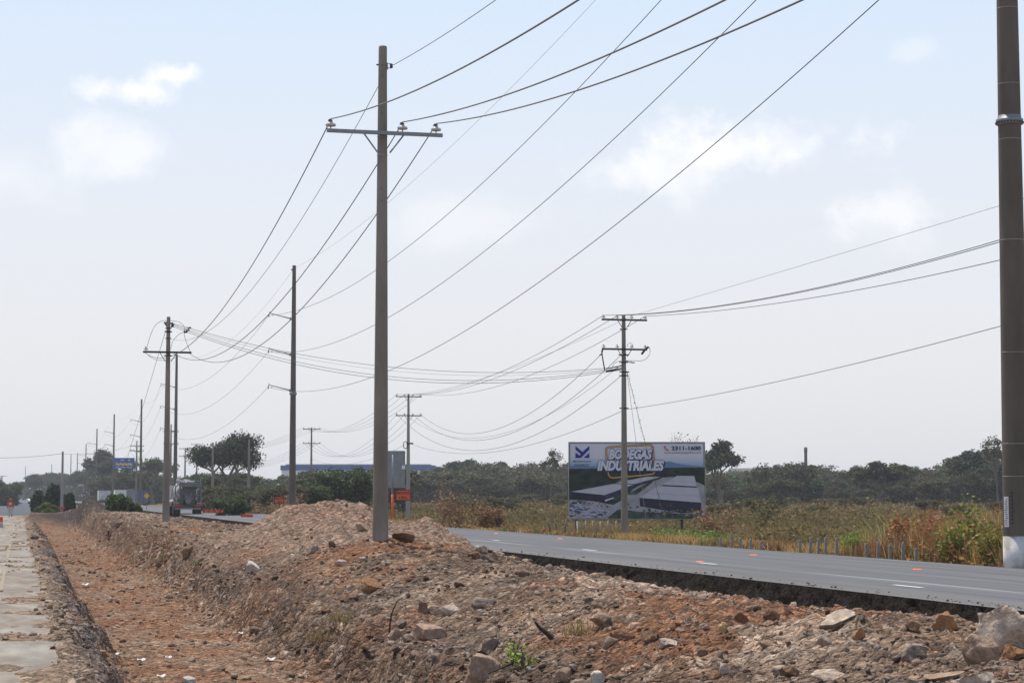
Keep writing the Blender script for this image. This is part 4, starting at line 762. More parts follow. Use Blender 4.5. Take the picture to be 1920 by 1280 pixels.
# wires -------------------------------------------------------------
def wire(a, c, sag, r, label, group, m='wire', n=40, name='power_line'):
    a, c = Vector(a), Vector(c); pts = [a.lerp(c, i/n)+Vector((0, 0, -4*sag*(i/n)*(1-i/n))) for i in range(n+1)]; b = MB(); b.tube(pts, r, 6); return tag(b.build(name, M[m], None, True), label, 'wire', group)
def fit_wire(a, c, pts, r, label, group, m='wire', n=50, free=None):
    # sag (and the free end's height) so that the wire runs where the photograph shows it
    a, c = Vector(a), Vector(c); A_, B_ = [], []
    for px, py in pts:
        q = ray(px, py); d = c-a; t = (a.y*q.x - a.x*q.y)/(d.x*q.y - d.y*q.x); s = (a.x+t*d.x)/q.x if abs(q.x) > 1e-3 else (a.y+t*d.y)/q.y; z = CZ+s*q.z
        row = [-4*t*(1-t)]; rhs = z - a.z*(1-t) - c.z*t
        if free == 'c': row.append(t)
        if free == 'a': row.append(1-t)
        A_.append(row); B_.append(rhs)
    sol = np.linalg.lstsq(np.array(A_), np.array(B_), rcond=None)[0]; S = float(max(sol[0], .02))
    if free == 'c': c.z += float(sol[1])
    if free == 'a': a.z += float(sol[1])
    print('wire', label[:50], 'sag %.2f' % S, 'dz', [round(float(v), 2) for v in sol[1:]])
    return wire(a, c, S, r, label, group, m, n)
zin = pm.z+ZA+.0375+.21
SPN = 62.; mid = [(-1.12, 'left'), (.40, 'middle'), (1.12, 'right')]
for (dx, nm), pts in zip(mid, (((1085, 0), (818, 152)), ((1360, 0), (1000, 160)), ((1505, 0), (1000, 195)))):
    fit_wire((pm.x+dx, pm.y-.16, zin), (pm.x+dx, pm.y-SPN, zin), pts, .0125, '%s of the three thick wires rising from the main pole crossarm out of the picture' % nm, 'main pole wires towards the camera', 'wirel', 80, 'c')
fit_wire((pm.x+.19, pm.y, pm.z+HM-.41), (pm.x+.19, pm.y-SPN, pm.z+HM-.41), ((930, 0),), .007, 'thin top wire from the bracket of the main pole out of the picture', 'main pole wires towards the camera', 'wirel', 60)
for (dx, nm), tx, pt in zip(mid, (-1.2, .3, 1.1), ((471, 500), (578, 500), (633, 500))):
    fit_wire((pm.x+dx, pm.y-.16, zin-.02), (p3.x+tx, p3.y-.16, p3.z+ZA3-.05), (pt,), .0125, '%s of three thick wires sagging between main pole and corner pole' % nm, 'main pole wires to the corner pole')
fit_wire((pm.x+.12, pm.y, pm.z+HM-.45), (p3.x+.1, p3.y, p3.z+H3-1.13), ((505, 500),), .008, 'thin upper wire between the main pole and the corner pole', 'main pole wires to the corner pole', 'wirel')
for k, (nm, pts) in enumerate((('thin topmost', ((1117, 0), (729, 379))), ('upper', ((1240, 0), (1000, 252))), ('middle', ((1418, 0), (1000, 396))), ('lowest', ((1648, 0), (740, 690))))):
    hf = (18.6, 14.7, 11.75, 8.85)[k]; xo = 0 if k == 0 else -2.05; r_ = .007 if k == 0 else .0135
    a = Vector((p4.x+xo, p4.y, CZ+hN[k])); c = Vector((tb[0].x+(0 if k == 0 else -2.05), tb[0].y, CZ+hf))
    fit_wire(a, c, pts, r_, '%s wire crossing the sky from the upper right to the second tall pole' % nm, 'transmission wires of the first span', 'wirel' if k == 0 else 'wire', 70, 'a')
    for j in range(0, 7):
        A, B_ = tb[j], tb[j+1]; wire((A.x+(0 if k == 0 else -2.05), A.y, CZ+hf), (B_.x+(0 if k == 0 else -2.05), B_.y, CZ+hf), 2.6 if j < 2 else 2.0, .012 if k else .008, '%s transmission wire in the %s span' % (nm, ('second', 'third', 'fourth', 'fifth', 'sixth', 'seventh', 'eighth')[j]), 'transmission wires of the far spans', 'wire', 24)
# ---- distribution line right of the road
def double_pole(px, ybase, s_, ytop, label, arms, name='utility_pole', m='concrete', r0=.17, r1=.09, zfix=None, ins=True, W=2.25):
    D_ = F/s_; p = P(px, ybase, D_); o = empty(name, p, 0, label, 'utility pole', 'distribution poles beyond the road'); hh = P(px, ytop, D_).z - p.z
    shaft_mb(hh, r0, r1, 8, 18).build('pole_shaft', M[m], o, True); out = []
    for ya in arms:
        za = P(px, ya, D_).z-p.z; crossarm(o, W, za, -.13, r1+.03, M['dsteel'], [-W*.46, -W*.16, W*.16, W*.46] if ins else (), .85, .085, 0, True, .36, .33); out.append(za+p.z)
    return o, p, hh, out
o11, p11, h11, a11 = double_pole(1171, 1006, 39.4, 591, 'brown concrete pole with two crossarms standing before the billboard', (600, 655))
o12, p12, h12, a12 = double_pole(765, 975, 22.1, 738, 'pale pole with two crossarms beside the orange warning sign', (743.5, 779), m='gconcrete', r0=.2)
o13, p13, h13, a13 = double_pole(583, 957, 14.7, 801, 'distant pole with two crossarms left of the spoil heap top', (804.5, 831), r0=.2)
o14, p14, h14, a14 = double_pole(466, 958, 17.5, 824, 'slim grey pole without visible crossarm right of the big tree', (), r0=.22)
o15, p15, h15, a15 = double_pole(398, 953, 16, 829, 'slim rusty brown pole in front of the big tree', (), r0=.22)
o16, p16, h16, a16 = double_pole(346, 955, 10.4, 839, 'far pole with two crossarms above the mixer truck', (841, 855), r0=.25)
o17, p17, h17, a17 = double_pole(368, 955, 10.4, 831, 'far grey pole right of the mixer truck', (833,), r0=.22)
o18, p18, h18, a18 = double_pole(255, 950, 11.5, 826, 'far pole with two crossarms right of the blue billboard', (836, 845), r0=.22)
o19, p19, h19, a19 = double_pole(319, 950, 12.5, 795, 'pole half hidden behind the brown corner pole', (809, 832), r0=.22)
double_pole(116, 950, 18, 846, 'wooden street pole standing among the dark bushes', (), m='gconcrete', r0=.16, r1=.1)
double_pole(86, 945, 11, 885, 'short pole above the dark bush on the left', (), r0=.17)
double_pole(3, 945, 8, 892, 'faint pole at the left picture edge', (892,), r0=.17, ins=False)
# fittings of the billboard pole: strain insulators, loops, guy wires
def fit(pts, r, m, name='jumper_cable'): return loop(pts, r, name, o11, F/39.4, m)
fit([(1128, 657), (1130, 672), (1134, 694)], .03, 'wire', 'strain_insulator'); fit([(1216, 650), (1209, 656), (1203, 664)], .06, 'dsteel', 'strain_insulator')
fit([(1217, 650), (1219, 660), (1214, 670), (1204, 676), (1185, 676), (1165, 676), (1152, 681), (1148, 690)], .012, 'wire'); fit([(1130, 655), (1128, 663), (1124, 666)], .035, 'dsteel', 'strain_insulator')
fit([(1176, 650), (1178, 644), (1184, 643), (1187, 650)], .01, 'wirel')
for y0, y1 in ((690, 696), (686, 691), (693, 697)): fit([(1168, y0-1), (1150, (y0+y1)/2), (1136, y1)], .03, 'dsteel', 'strain_insulator')
b = MB()
for zz, ww in ((665, .2), (679, .17), (697, .17), (704, .17), (617, .14), (765, .17)): b.lathe([(ww*.8, -.03), (ww, 0), (ww*.8, .03)], 16, (0, 0, P(1171, zz, F/39.4).z-p11.z)); b.box((0, 0, P(1171, zz, F/39.4).z-p11.z), (ww*2.6, .06, .05))
b.build('clamp', M['dsteel'], o11)
for px_, py_ in ((1175, 679), (1183, 680), (1187, 681)):
    b = MB(); b.lathe([(.03, 0), (.10, .02), (.10, .05), (.03, .08)], 12, P(px_, py_, F/39.4)-p11); b.build('insulator', M['porcelain'], o11, True)
# spans of that line; insulator tops at +.22
YN = 16.; W_ = 2.25; offs = [-W_*.46, -W_*.16, W_*.16, W_*.46]; nm4 = ('first', 'second', 'third', 'fourth')
for k, dx in enumerate(offs):
    z0 = a11[0]+.2; 
    fit_wire((p11.x+dx, p11.y-.13, z0), (27.2+dx, YN, z0), (((1525, 541), (1877, 449)), ((1525, 543), (1877, 453)), ((1525, 491), (1877, 385)), ((1525, 558), (1877, 487)))[k], .0125 if k != 2 else .007, '%s wire on the billboard pole top crossarm, running right to the big pole' % nm4[k], 'billboard pole wires to the right', 'wire' if k != 2 else 'wirel', 50, 'c')
    fit_wire((p11.x+dx, p11.y-.13, z0), (p12.x+dx, p12.y-.13, a12[0]+.2), (((1080, 623), (1080, 637), (1080, 641), (1080, 665))[k],), .012 if k != 2 else .007, '%s top wire from the left between the billboard pole and the pale pole' % nm4[k], 'top wires between the double crossarm poles', 'wire', 40)
    wire((p12.x+dx, p12.y-.13, a12[0]+.2), (p13.x+dx, p13.y-.13, a13[0]+.2), 1.6, .011, '%s top wire from the left beyond the pale pole' % nm4[k], 'top wires of the far spans', 'wire', 30)
    wire((p12.x+dx, p12.y-.13, a12[1]+.1), (p13.x+dx, p13.y-.13, a13[1]+.1), 2.6, .011, '%s lower wire from the left beyond the pale pole' % nm4[k], 'lower wires of the far spans', 'wire', 30)
    wire((p13.x+dx, p13.y-.13, a13[0]+.2), (p16.x+dx, p16.y, a16[0]+.2), 1.8, .011, '%s top wire from the left beyond the distant double pole' % nm4[k], 'top wires of the far spans', 'wire', 24)
    wire((p13.x+dx, p13.y-.13, a13[1]+.1), (p16.x+dx, p16.y, a16[1]+.2), 3.0, .011, '%s lower wire from the left beyond the distant double pole' % nm4[k], 'lower wires of the far spans', 'wire', 24)
for k, (dx, zz, S) in enumerate(((-1.15, -.25, (1090, 700)), (-.15, -.25, (1100, 724)), (0, -.6, (1100, 733)), (-.05, -1.15, (1100, 756)))):
    fit_wire((p11.x+dx, p11.y-.13, a11[1]+zz), (p12.x+(-1.03, -.35, .35, 1.03)[3-k], p12.y-.13, a12[1]+.12), (S,), .0125 if k != 2 else .008, '%s deeply sagging wire left of the billboard pole' % nm4[k], 'sagging wires between the double crossarm poles', 'wire', 50)
zc = P(1171, 768, F/39.4).z; zc2 = P(765, 830, F/22.1).z
fit_wire((p11.x, p11.y-.15, zc), (p12.x, p12.y, zc2), ((885, 850),), .011, 'single low communication cable between billboard pole and pale pole', 'communication cable spans')
fit_wire((p11.x, p11.y-.15, zc), (27.3, YN, zc+2.0), ((1525, 700), (1877, 611)), .011, 'single low cable running right from the billboard pole', 'communication cable spans', free='c')
wire((p12.x, p12.y, zc2), (p13.x, p13.y, P(583, 860, F/14.7).z), 1.2, .01, 'communication cable beyond the pale pole', 'communication cable spans')
# crossing wires, corner pole to billboard pole
for k, (ya, yb, xa, xb, S, r_) in enumerate(((606, 688, 325, 1160, 698, .0125), (609, 692, 325, 1152, 713, .0125), (612, 696, 325, 1145, 718, .0125), (607, 690, 322, 1160, 704, .007))):
    fit_wire(P(xa, ya, D2), P(xb, yb, F/39.4), ((912, S),), r_, '%s wire crossing the road from the corner pole to the billboard pole' % ('uppermost', 'middle', 'lowest', 'thinnest')[k], 'wires crossing from corner pole to billboard pole', 'wire' if k < 3 else 'wirel', 50)
# guys
A = P(1176, 697, F/39.4-.1); wire(A, P(1254, 1005, F/41.)-Vector((0, 0, .0)), 0, .011, 'guy wire overgrown with dry vine slanting before the billboard', 'guy wires of the billboard pole', 'wire', 10, 'guy_wire')
wire(P(1176, 700, F/39.4-.1), P(1215, 1004, F/41.), 0, .009, 'thin straight guy wire beside the overgrown one', 'guy wires of the billboard pole', 'wirel', 10, 'guy_wire')
wire(P(311, 619, D2), P(236, 868, 195), 0, .012, 'guy wire slanting down left from the corner pole', 'guy wires of the corner pole', 'wire', 10, 'guy_wire')
wire(P(116, 850, F/18), P(-60, 856, F/18.), .25, .02, 'single cable leaving the wooden street pole to the left', None)
wire(P(116, 851, F/18), P(255, 832, F/11.5), .5, .014, 'single cable leaving the wooden street pole to the right', None)
g = np.random.default_rng(5); n = 130; t = g.random(n)**1.3; e = P(1254, 1005, F/41.); C = np.array(A)[None]*(1-t)[:, None]+np.array(e)[None]*t[:, None]+g.normal(0, .045, (n, 3))
V, Fq, cc = quads(C, .045*g.uniform(.5, 1.2, n), g, np.tile(np.array((.16, .13, .09)), (n, 1)), 2.0); tag(link('dry_vine', arr_mesh('dry_vine', V, Fq, cc), M['dry']), 'dead creeper clinging to the guy wire', 'vine')
# loop of spare cable on the pale pole
q = P(760, 834, F/22.1-.3); b = MB(); b.tube([q+Vector((math.cos(a)*.17, 0, math.sin(a)*.30)) for a in np.linspace(0, 6.283, 25)], .035, 6); b.box(q+Vector((.42, 0, .14)), (.5, .12, .12)); tag(b.build('cable_coil', M['rubber'], None, True), 'black coil of spare cable hanging on the pale pole', 'cable coil')
# ---------------------------------------------------------------- text
def text_mesh(s, shear=0, off=0, spacing=1.0):
    cu = bpy.data.curves.new('t', 'FONT'); cu.body = s; cu.shear = shear; cu.offset = off; cu.space_character = spacing; cu.resolution_u = 3
    o = bpy.data.objects.new('t', cu); COL.objects.link(o); dg = bpy.context.evaluated_depsgraph_get(); me = bpy.data.meshes.new_from_object(o.evaluated_get(dg))
    V = [v.co.copy() for v in me.vertices]; Fs = [tuple(p.vertices) for p in me.polygons]; bpy.data.objects.remove(o); bpy.data.curves.remove(cu); bpy.data.meshes.remove(me); return V, Fs
def place_text(b, s, x0, y0, x1, y1, z, mi, tf, shear=0, off=0, ref=None, grow=0):
    V, Fs = text_mesh(s, shear, off); R_ = ref or (min(v.x for v in V), min(v.y for v in V), max(v.x for v in V), max(v.y for v in V))
    W = [tf(x0+(v.x-R_[0])/(R_[2]-R_[0])*(x1-x0), y1+(v.y-R_[1])/(R_[3]-R_[1])*(y0-y1), z) for v in V]; b.add(W, Fs, mi); return R_
# ---------------------------------------------------------------- billboard
def billboard():
    D_ = 104.; bl = P(1066, 973, D_); br_ = P(1323, 975, D_); tl = P(1066, 828, D_); W = (br_-bl).length; Hh = tl.z-bl.z; zg = float(G(bl.x, bl.y))-.1
    root = empty('billboard', ((bl.x+br_.x)/2, (bl.y+br_.y)/2, zg), -YAW, 'large roadside billboard advertising warehouses with a phone number', 'billboard')
    zb = bl.z-zg
    fm = mat('billboard_frame', (.42, .42, .40), .6, .2, var=.1, scale=3)
    for nm, c, d in (('frame', (0, .05, zb+.05), (W, .14, .10)), ('frame', (0, .05, zb+Hh-.05), (W, .14, .10)), ('frame', (-W/2+.05, .05, zb+Hh/2), (.10, .14, Hh-.2)), ('frame', (W/2-.05, .05, zb+Hh/2), (.10, .14, Hh-.2))):
        b = MB(); b.box(c, d); b.build(nm, fm, root)
    for x in (-W/2+.42, W/2-1.22):
        b = MB(); b.box((x, .25, zb*.5+.6), (.13, .13, zb+1.4)); b.build('post', M['dsteel'], root)
        b = MB(); b.tube([(x, .3, zb+1), (x+.1, 1.6, 0)], .04, 6); b.build('brace', M['dsteel'], root)
    # printed sheet; coordinates of the enlarged photograph: x 155..1650, y 158..1012
    X0, X1, Y0, Y1 = 155, 1650, 158, 1012
    def tf(x, y, z): return Vector((-W/2+(x-X0)/(X1-X0)*W, -.02-z*.004, zb+(Y1-y)/(Y1-Y0)*Hh))
    def pic(name, c, var=0, scale=3, c2=None, s2=3, stretch=(1, 1, 1), rough=.6): return mat(name, c, rough, var=var, scale=scale, col2=c2, scale2=s2, stretch=stretch)
    m, N, L, B = nodes('printed_sky'); tc = N.new('ShaderNodeTexCoord'); sp = N.new('ShaderNodeSeparateXYZ'); L.new(tc.outputs['Object'], sp.inputs[0]); mr = N.new('ShaderNodeMapRange'); z0 = tf(0, 455, 0).z; z1 = tf(0, 180, 0).z; mr.inputs[1].default_value = z0; mr.inputs[2].default_value = z1; L.new(sp.outputs[2], mr.inputs[0])
    cr = N.new('ShaderNodeValToRGB'); L.new(mr.outputs[0], cr.inputs[0]); cr.color_ramp.elements[0].color = (.12, .25, .42, 1); cr.color_ramp.elements[1].color = (.62, .62, .68, 1); e = cr.color_ramp.elements.new(.28); e.color = (.42, .50, .62, 1); e = cr.color_ramp.elements.new(.5); e.color = (.60, .61, .68, 1); L.new(cr.outputs[0], B.inputs[0]); B.inputs['Roughness'].default_value = .6
    mats = [m, pic('print_forest', (.016, .026, .021), .5, 2.5, (.026, .042, .030), 1.5, (1, 1, 1.6)), pic('print_roof', (.47, .47, .53), .06, 2), pic('print_wall', (.022, .022, .045), .3, 3), pic('print_yard', (.36, .35, .39), .15, 1.5, (.28, .28, .30), 1.2),
            pic('print_white', (.60, .61, .68)), pic('print_navy', (.012, .02, .12)), pic('print_gold', (.62, .32, .04), .2, 1.5), pic('print_logo', (.02, .025, .28)), pic('print_darkgreen', (.025, .05, .03), .6, 4, (.09, .11, .10), 2.6), pic('print_cars', (.40, .42, .52), .8, 9, (.04, .05, .08), 7.5, (.6, 1, 1.8)), pic('print_mountain', (.13, .22, .38)), pic('print_red', (.55, .12, .05)), pic('print_grass', (.02, .09, .05)), pic('print_greytext', (.10, .10, .14)), pic('print_wall2', (.035, .04, .09), .2, 4), pic('print_mist', (.62, .63, .66)), pic('print_seam', (.33, .33, .39))]
    b = MB()
    def poly(pts, z, mi): b.add([tf(x, y, z) for x, y in pts], [tuple(range(len(pts)))[::-1]], mi)
    poly([(160, 163), (1645, 163), (1645, 460), (160, 460)], 0, 0); poly([(1180, 445), (1180, 395), (1260, 372), (1330, 392), (1430, 412), (1620, 432), (1645, 445)], 1, 11)
    poly([(160, 450), (160, 425), (300, 415), (460, 440), (460, 460), (160, 460)], 1, 11)
    poly([(160, 455), (480, 452), (1645, 440), (1645, 1008), (160, 1008)], 2, 1)
    poly([(560, 900), (740, 800), (860, 680), (1060, 560), (1300, 545), (1560, 600), (1640, 640), (1645, 1000), (160, 1005), (165, 800), (420, 810)], 3, 4)
    poly([(165, 795), (420, 812), (900, 900), (760, 1000), (165, 1005)], 4, 4)
    poly([(170, 800), (300, 838), (400, 890), (200, 985), (165, 990)], 5, 10); poly([(330, 985), (300, 970), (470, 905), (610, 925), (570, 960), (500, 990)], 5, 10)
    poly([(590, 985), (700, 900), (950, 930), (1635, 960), (1635, 1000), (590, 1000)], 5, 9); poly([(800, 960), (930, 965), (960, 985), (800, 990)], 6, 13)
    poly([(640, 800), (700, 740), (735, 740), (735, 770), (690, 810)], 5, 9); poly([(800, 720), (880, 690), (1060, 590), (1080, 600), (1000, 660), (900, 740), (810, 745)], 5, 9)
    # left warehouse, middle one, right pair
    poly([(185, 708), (640, 622), (870, 628), (550, 745)], 7, 2); poly([(185, 708), (550, 745), (550, 825), (190, 775)], 7, 3); poly([(550, 745), (870, 628), (870, 668), (735, 725), (650, 780), (550, 828)], 7, 15); poly([(550, 800), (650, 768), (650, 780), (560, 815)], 8, 5)
    poly([(660, 612), (1010, 542), (1160, 545), (880, 622)], 7, 2); poly([(880, 622), (1160, 545), (1170, 560), (900, 650)], 7, 3); poly([(700, 585), (870, 572), (875, 576), (705, 592)], 8, 17)
    poly([(1180, 632), (1340, 532), (1530, 535), (1555, 650)], 7, 2); poly([(1180, 632), (1555, 650), (1555, 662), (1180, 645)], 7, 3); poly([(1250, 590), (1540, 600), (1540, 604), (1250, 594)], 8, 17)
    poly([(930, 775), (1130, 648), (1570, 665), (1600, 828)], 7, 2); poly([(930, 775), (1600, 828), (1600, 925), (1400, 945), (935, 868)], 7, 3); poly([(1020, 722), (1582, 752), (1583, 757), (1020, 727)], 8, 17)
    g = random.Random(3)
    for k in range(46):
        x = g.uniform(780, 1620); y = g.uniform(905, 950) if x > 930 else g.uniform(840, 900); s = g.uniform(8, 20); poly([(x-s, y), (x, y-s*.9), (x+s, y), (x, y+s*.6)], 8, 9)
    for k in range(30): x = g.uniform(200, 620); y = 815+g.uniform(-12, 20)+(x-200)*.12; s = g.uniform(6, 14); poly([(x-s, y), (x, y-s), (x+s, y), (x, y+s*.5)], 8, 9)
    # logo
    for pts in ([(232, 204), (232, 240), (295, 300), (262, 334), (292, 334), (384, 243), (384, 204), (308, 274)], [(232, 278), (232, 334), (262, 334), (283, 318), (246, 284)], [(384, 278), (384, 334), (320, 334)]): 
        if len(pts) == 8: poly([(232, 204), (308, 268), (308, 305), (232, 243)], 8, 8); poly([(308, 268), (384, 204), (384, 243), (292, 334), (232, 334), (232, 320), (262, 325)], 8, 8)
        else: poly(pts, 8, 8)
    place_text(b, 'MICHATOYA', 203, 362, 402, 384, 9, 14, tf, off=.012); place_text(b, 'PACIFICO', 220, 402, 378, 424, 9, 14, tf, off=.012)
    place_text(b, '2311-1600', 1282, 204, 1602, 250, 9, 6, tf, off=.03); place_text(b, 'www.michatoyapacifico.com', 1200, 266, 1604, 290, 9, 14, tf, off=.008)
    poly([(1200, 205), (1212, 198), (1222, 212), (1216, 222), (1236, 240), (1246, 236), (1254, 248), (1240, 258), (1215, 245), (1200, 222)], 9, 12)
    # tilted gold ring of the headline
    def ring(c, w_, mi, z):
        n = len(c); 
        for i in range(n):
            a, d = Vector(c[i]), Vector(c[(i+1) % n]); t = (d-a).normalized(); q = Vector((-t.y, t.x))*w_/2; t = t*w_*.35; poly([tuple(a+q-t), tuple(d+q+t), tuple(d-q+t), tuple(a-q-t)], z+(.5 if i % 2 else 0), mi)
    rg = [(568, 245), (572, 228), (590, 217), (700, 208), (820, 200), (940, 194), (1040, 189), (1062, 196), (1076, 218), (1084, 300), (1094, 400), (1098, 490), (1080, 512), (960, 528), (800, 542), (640, 556), (612, 548), (594, 525), (585, 480), (575, 400), (570, 300)]
    ring(rg, 20, 6, 9); ring(rg, 13, 7, 10)
    for s, x0, y0, x1, y1 in (('BODEGAS', 595, 240, 1070, 352), ('INDUSTRIALES', 470, 362, 1200, 478)):
        rf = place_text(b, s, x0, y0, x1, y1, 14, 5, tf, .22, .055)
        place_text(b, s, x0+4, y0+6, x1+8, y1+12, 12, 6, tf, .22, .085, rf)
        place_text(b, s, x0, y0, x1, y1, 13, 6, tf, .22, .085, rf)
    b.build('poster', mats, root)
    b = MB(); b.box((0, .04, zb+Hh/2), (W-.12, .05, Hh-.12)); b.build('backing_panel', M['dirtymetal'], root)
billboard()
# small blue billboard, blue roofed hall, orange signs, sign backs
def small_sign(px0, px1, y0, y1, D_, mat_, name, label, cat, texts=(), post=None, postm='dsteel', frame=None, th=.06, tm='black', bord=None, pr=.04):
    c = P((px0+px1)/2, y1, D_); W = (px1-px0)*D_/F; Hh = (y1-y0)*D_/F; zg = float(G(c.x, c.y)) if post is None else post; r = empty(name, (c.x, c.y, zg), -YAW, label, cat); zb = c.z-zg
    b = MB(); b.box((0, 0, zb+Hh/2), (W, th, Hh)); pn = b.build('panel', mat_, r)
    if bord:
        b = MB()
        for c_, d_ in (((0, zb+.03), (W, .05)), ((0, zb+Hh-.03), (W, .05)), ((-W/2+.03, zb+Hh/2), (.05, Hh)), ((W/2-.03, zb+Hh/2), (.05, Hh))): b.box((c_[0], -th/2-.006, c_[1]), (d_[0], .01, d_[1]))
        b.build('border', bord, r)
    for s, u0, v0, u1, v1, mm in texts:
        b = MB(); place_text(b, s, u0, v0, u1, v1, 0, 0, lambda x, y, z: Vector((-W/2+x*W, -th/2-.012, zb+Hh*(1-y))), off=.02); b.build('lettering', mm, r)
    for x in ((-W*.3, W*.3) if W > 3 else (0,)): b = MB(); b.tube([(x, th/2+pr, -.4), (x, th/2+pr, zb+Hh*.8)], pr, 8); b.build('post', M[postm], r)
    return r
small_sign(742, 770, 918, 938, 150, M['orange'], 'warning_sign', 'orange warning sign beside the pale pole', 'road sign', (('PRECAUCION', .08, .16, .92, .42, M['black']), ('A 250 m.', .2, .58, .78, .84, M['black'])), bord=M['black'])
small_sign(514, 533, 930, 944, 150, M['orange'], 'warning_sign', 'small orange sign left of the second tall pole', 'road sign', (('PRECAUCION', .08, .16, .92, .42, M['black']), ('A 250 m.', .2, .58, .78, .84, M['black'])), bord=M['black'])
sb = small_sign(712, 759.5, 845, 914, 152, M['alu'], 'road_sign', 'tall grey back of a road sign behind the main pole', 'road sign', post=None, postm='steel', pr=.07)
o = MB(); q = P(756.5, 875.5, 151.8)-sb.location; o.box(Matrix.Rotation(YAW, 3, 'Z') @ q, (.26, .03, .28)); o.build('sticker', M['palewall'], sb)
q = P(736, 961, 150); b = MB(); b.tube([(q.x, q.y, q.z-.8), (q.x, q.y, q.z+.4), (q.x, q.y, P(736, 926, 150).z)], .10, 10); tag(b.build('marker_post', M['orange'], None, True), 'bright orange post right behind the main pole', 'post')
q = P(736, 926, 150); b = MB(); b.tube([(q.x, q.y, q.z+.003), (q.x, q.y, P(736, 852, 150).z)], .06, 10); tag(b.build('sign_post', M['steel'], None, True), 'grey tube standing on the orange post', 'post')
ym = mat('gold_print', (.62, .40, .08), .6, var=.2, scale=2); wm = mat('pale_print', (.45, .50, .62), .6, var=0)
bb_ = small_sign(213, 252, 858, 878, 420, mat('blue_print', (.035, .11, .32), .6, var=.25, scale=.8), 'billboard', 'small blue billboard with gold writing above the trees', 'billboard', (('~~~~', .1, .42, .9, .78, ym), ('~', .34, .12, .5, .3, wm), ('~', .7, .12, .8, .3, wm), ('-- --- ---', .12, .86, .88, .92, wm)))
small_sign(237.5, 251, 916, 937, 200, M['alu'], 'road_sign', 'small grey sign back above the round bush', 'road sign', postm='steel')
sy = empty('road_sign', (*P(275, 935, 215).to_2d(), -.3), -YAW, 'yellow diamond warning sign before the blue truck', 'road sign'); zc_ = P(275, 929, 215).z+.3; b = MB(); b.box((0, 0, zc_), (.42*1.1, .03, .42*1.1), Euler((0, R(45), 0))); b.build('panel', M['yellow'], sy); b = MB(); b.tube([(0, .04, -.2), (0, .04, zc_+.2)], .03, 8); b.build('post', M['steel'], sy)
def hall():
    D_ = 620.; a = P(526, 872, D_); c = P(815, 871, D_); W = (c-a).length; zt = a.z; r = empty('warehouse', ((a.x+c.x)/2, (a.y+c.y)/2, -.5), -YAW, 'long industrial hall with a blue roof band behind the trees', 'building'); h = zt+.5; fb = 9*D_/F
    b = MB(); b.box((0, 30, (h-fb)/2), (W-.6, 60, h-fb)); b.build('wall', M['palewall'], r); b = MB(); b.box((0, 30, h-fb/2), (W, 60.6, fb)); b.build('fascia', M['fascia'], r)
    b = MB(); b.box((0, 30, h+.2), (W-3, 58, .4)); b.build('roof', M['gconcrete'], r)
    for k in range(5): b = MB(); b.box((-W/2+4+k*8.6, -.1, (h-fb)*.35), (3.6, .15, (h-fb)*.6)); b.build('door', M['steel'], r)
hall()
def hall2():
    D_ = 620.; a = P(1380, 876, D_); c = P(1440, 876, D_); W = (c-a).length; r = empty('warehouse', ((a.x+c.x)/2, (a.y+c.y)/2, -.5), -YAW, 'distant dark roofed hall left of the chimney', 'building'); h = a.z+.5
    b = MB(); b.box((0, 14, h*.4), (W, 28, h*.8)); b.build('wall', M['palewall'], r); b = MB(); b.add([(-W/2-.5, -.5, h*.8), (W/2+.5, -.5, h*.8), (W/2+.5, 28.5, h*.8), (-W/2-.5, 28.5, h*.8), (-W/2-.5, 14, h), (W/2+.5, 14, h)], [(0, 1, 5, 4), (2, 3, 4, 5), (0, 4, 3), (1, 2, 5), (0, 3, 2, 1)]); b.build('roof', M['dirtymetal'], r)
    q = P(1511, 880, 480); b = MB(); hh = P(1511, 838, 480).z+.5; b.lathe([(.42, 0), (.36, hh*.9), (.42, hh*.93), (.40, hh)], 16); o = b.build('chimney', M['dirtymetal'], None, True); o.location = (q.x, q.y, -.5); tag(o, 'slim dark chimney rising behind the trees on the right', 'chimney')
hall2()
# ---------------------------------------------------------------- fence posts
FP = [(1350, .55, 0), (1371, .95, .02), (1387, .6, 0), (1407, .55, 0), (1426, .45, 0), (1499, .75, 0), (1517, 1.0, .08), (1533, .9, .03), (1546, 1.05, .05), (1567, 1.02, .02), (1623, .75, 0), (1644, .9, .05), (1667, .75, .02), (1691, .95, .03), (1716, .6, 0)]
pf = mat('weathered_post', (.27, .25, .23), .9, var=.25, scale=4, bump=.004)
w15 = ('first', 'second', 'third', 'fourth', 'fifth', 'sixth', 'seventh', 'eighth', 'ninth', 'tenth', 'eleventh', 'twelfth', 'thirteenth', 'fourteenth', 'fifteenth')
for k, (px, h_, ln) in enumerate(FP):
    p = PX(px, 22.6); z = float(G(p.x, p.y)); b = MB(); hh = h_*.40 + (0-z) ; b.add([(-.045, -.04, -.3), (.045, -.04, -.3), (.045, .04, -.3), (-.045, .04, -.3), (-.034, -.035, hh), (.034, -.035, hh+.02), (.034, .035, hh+.015), (-.034, .035, hh+.01)], [(3, 2, 1, 0), (4, 5, 6, 7), (0, 1, 5, 4), (1, 2, 6, 5), (2, 3, 7, 6), (3, 0, 4, 7)])
    o = b.build('fence_post', pf); o.location = (p.x, p.y, z); o.rotation_euler = (0, ln, -YAW); tag(o, '%s short grey fence post from the left in the dry verge grass' % w15[k], 'fence post', 'grey fence posts on the verge')
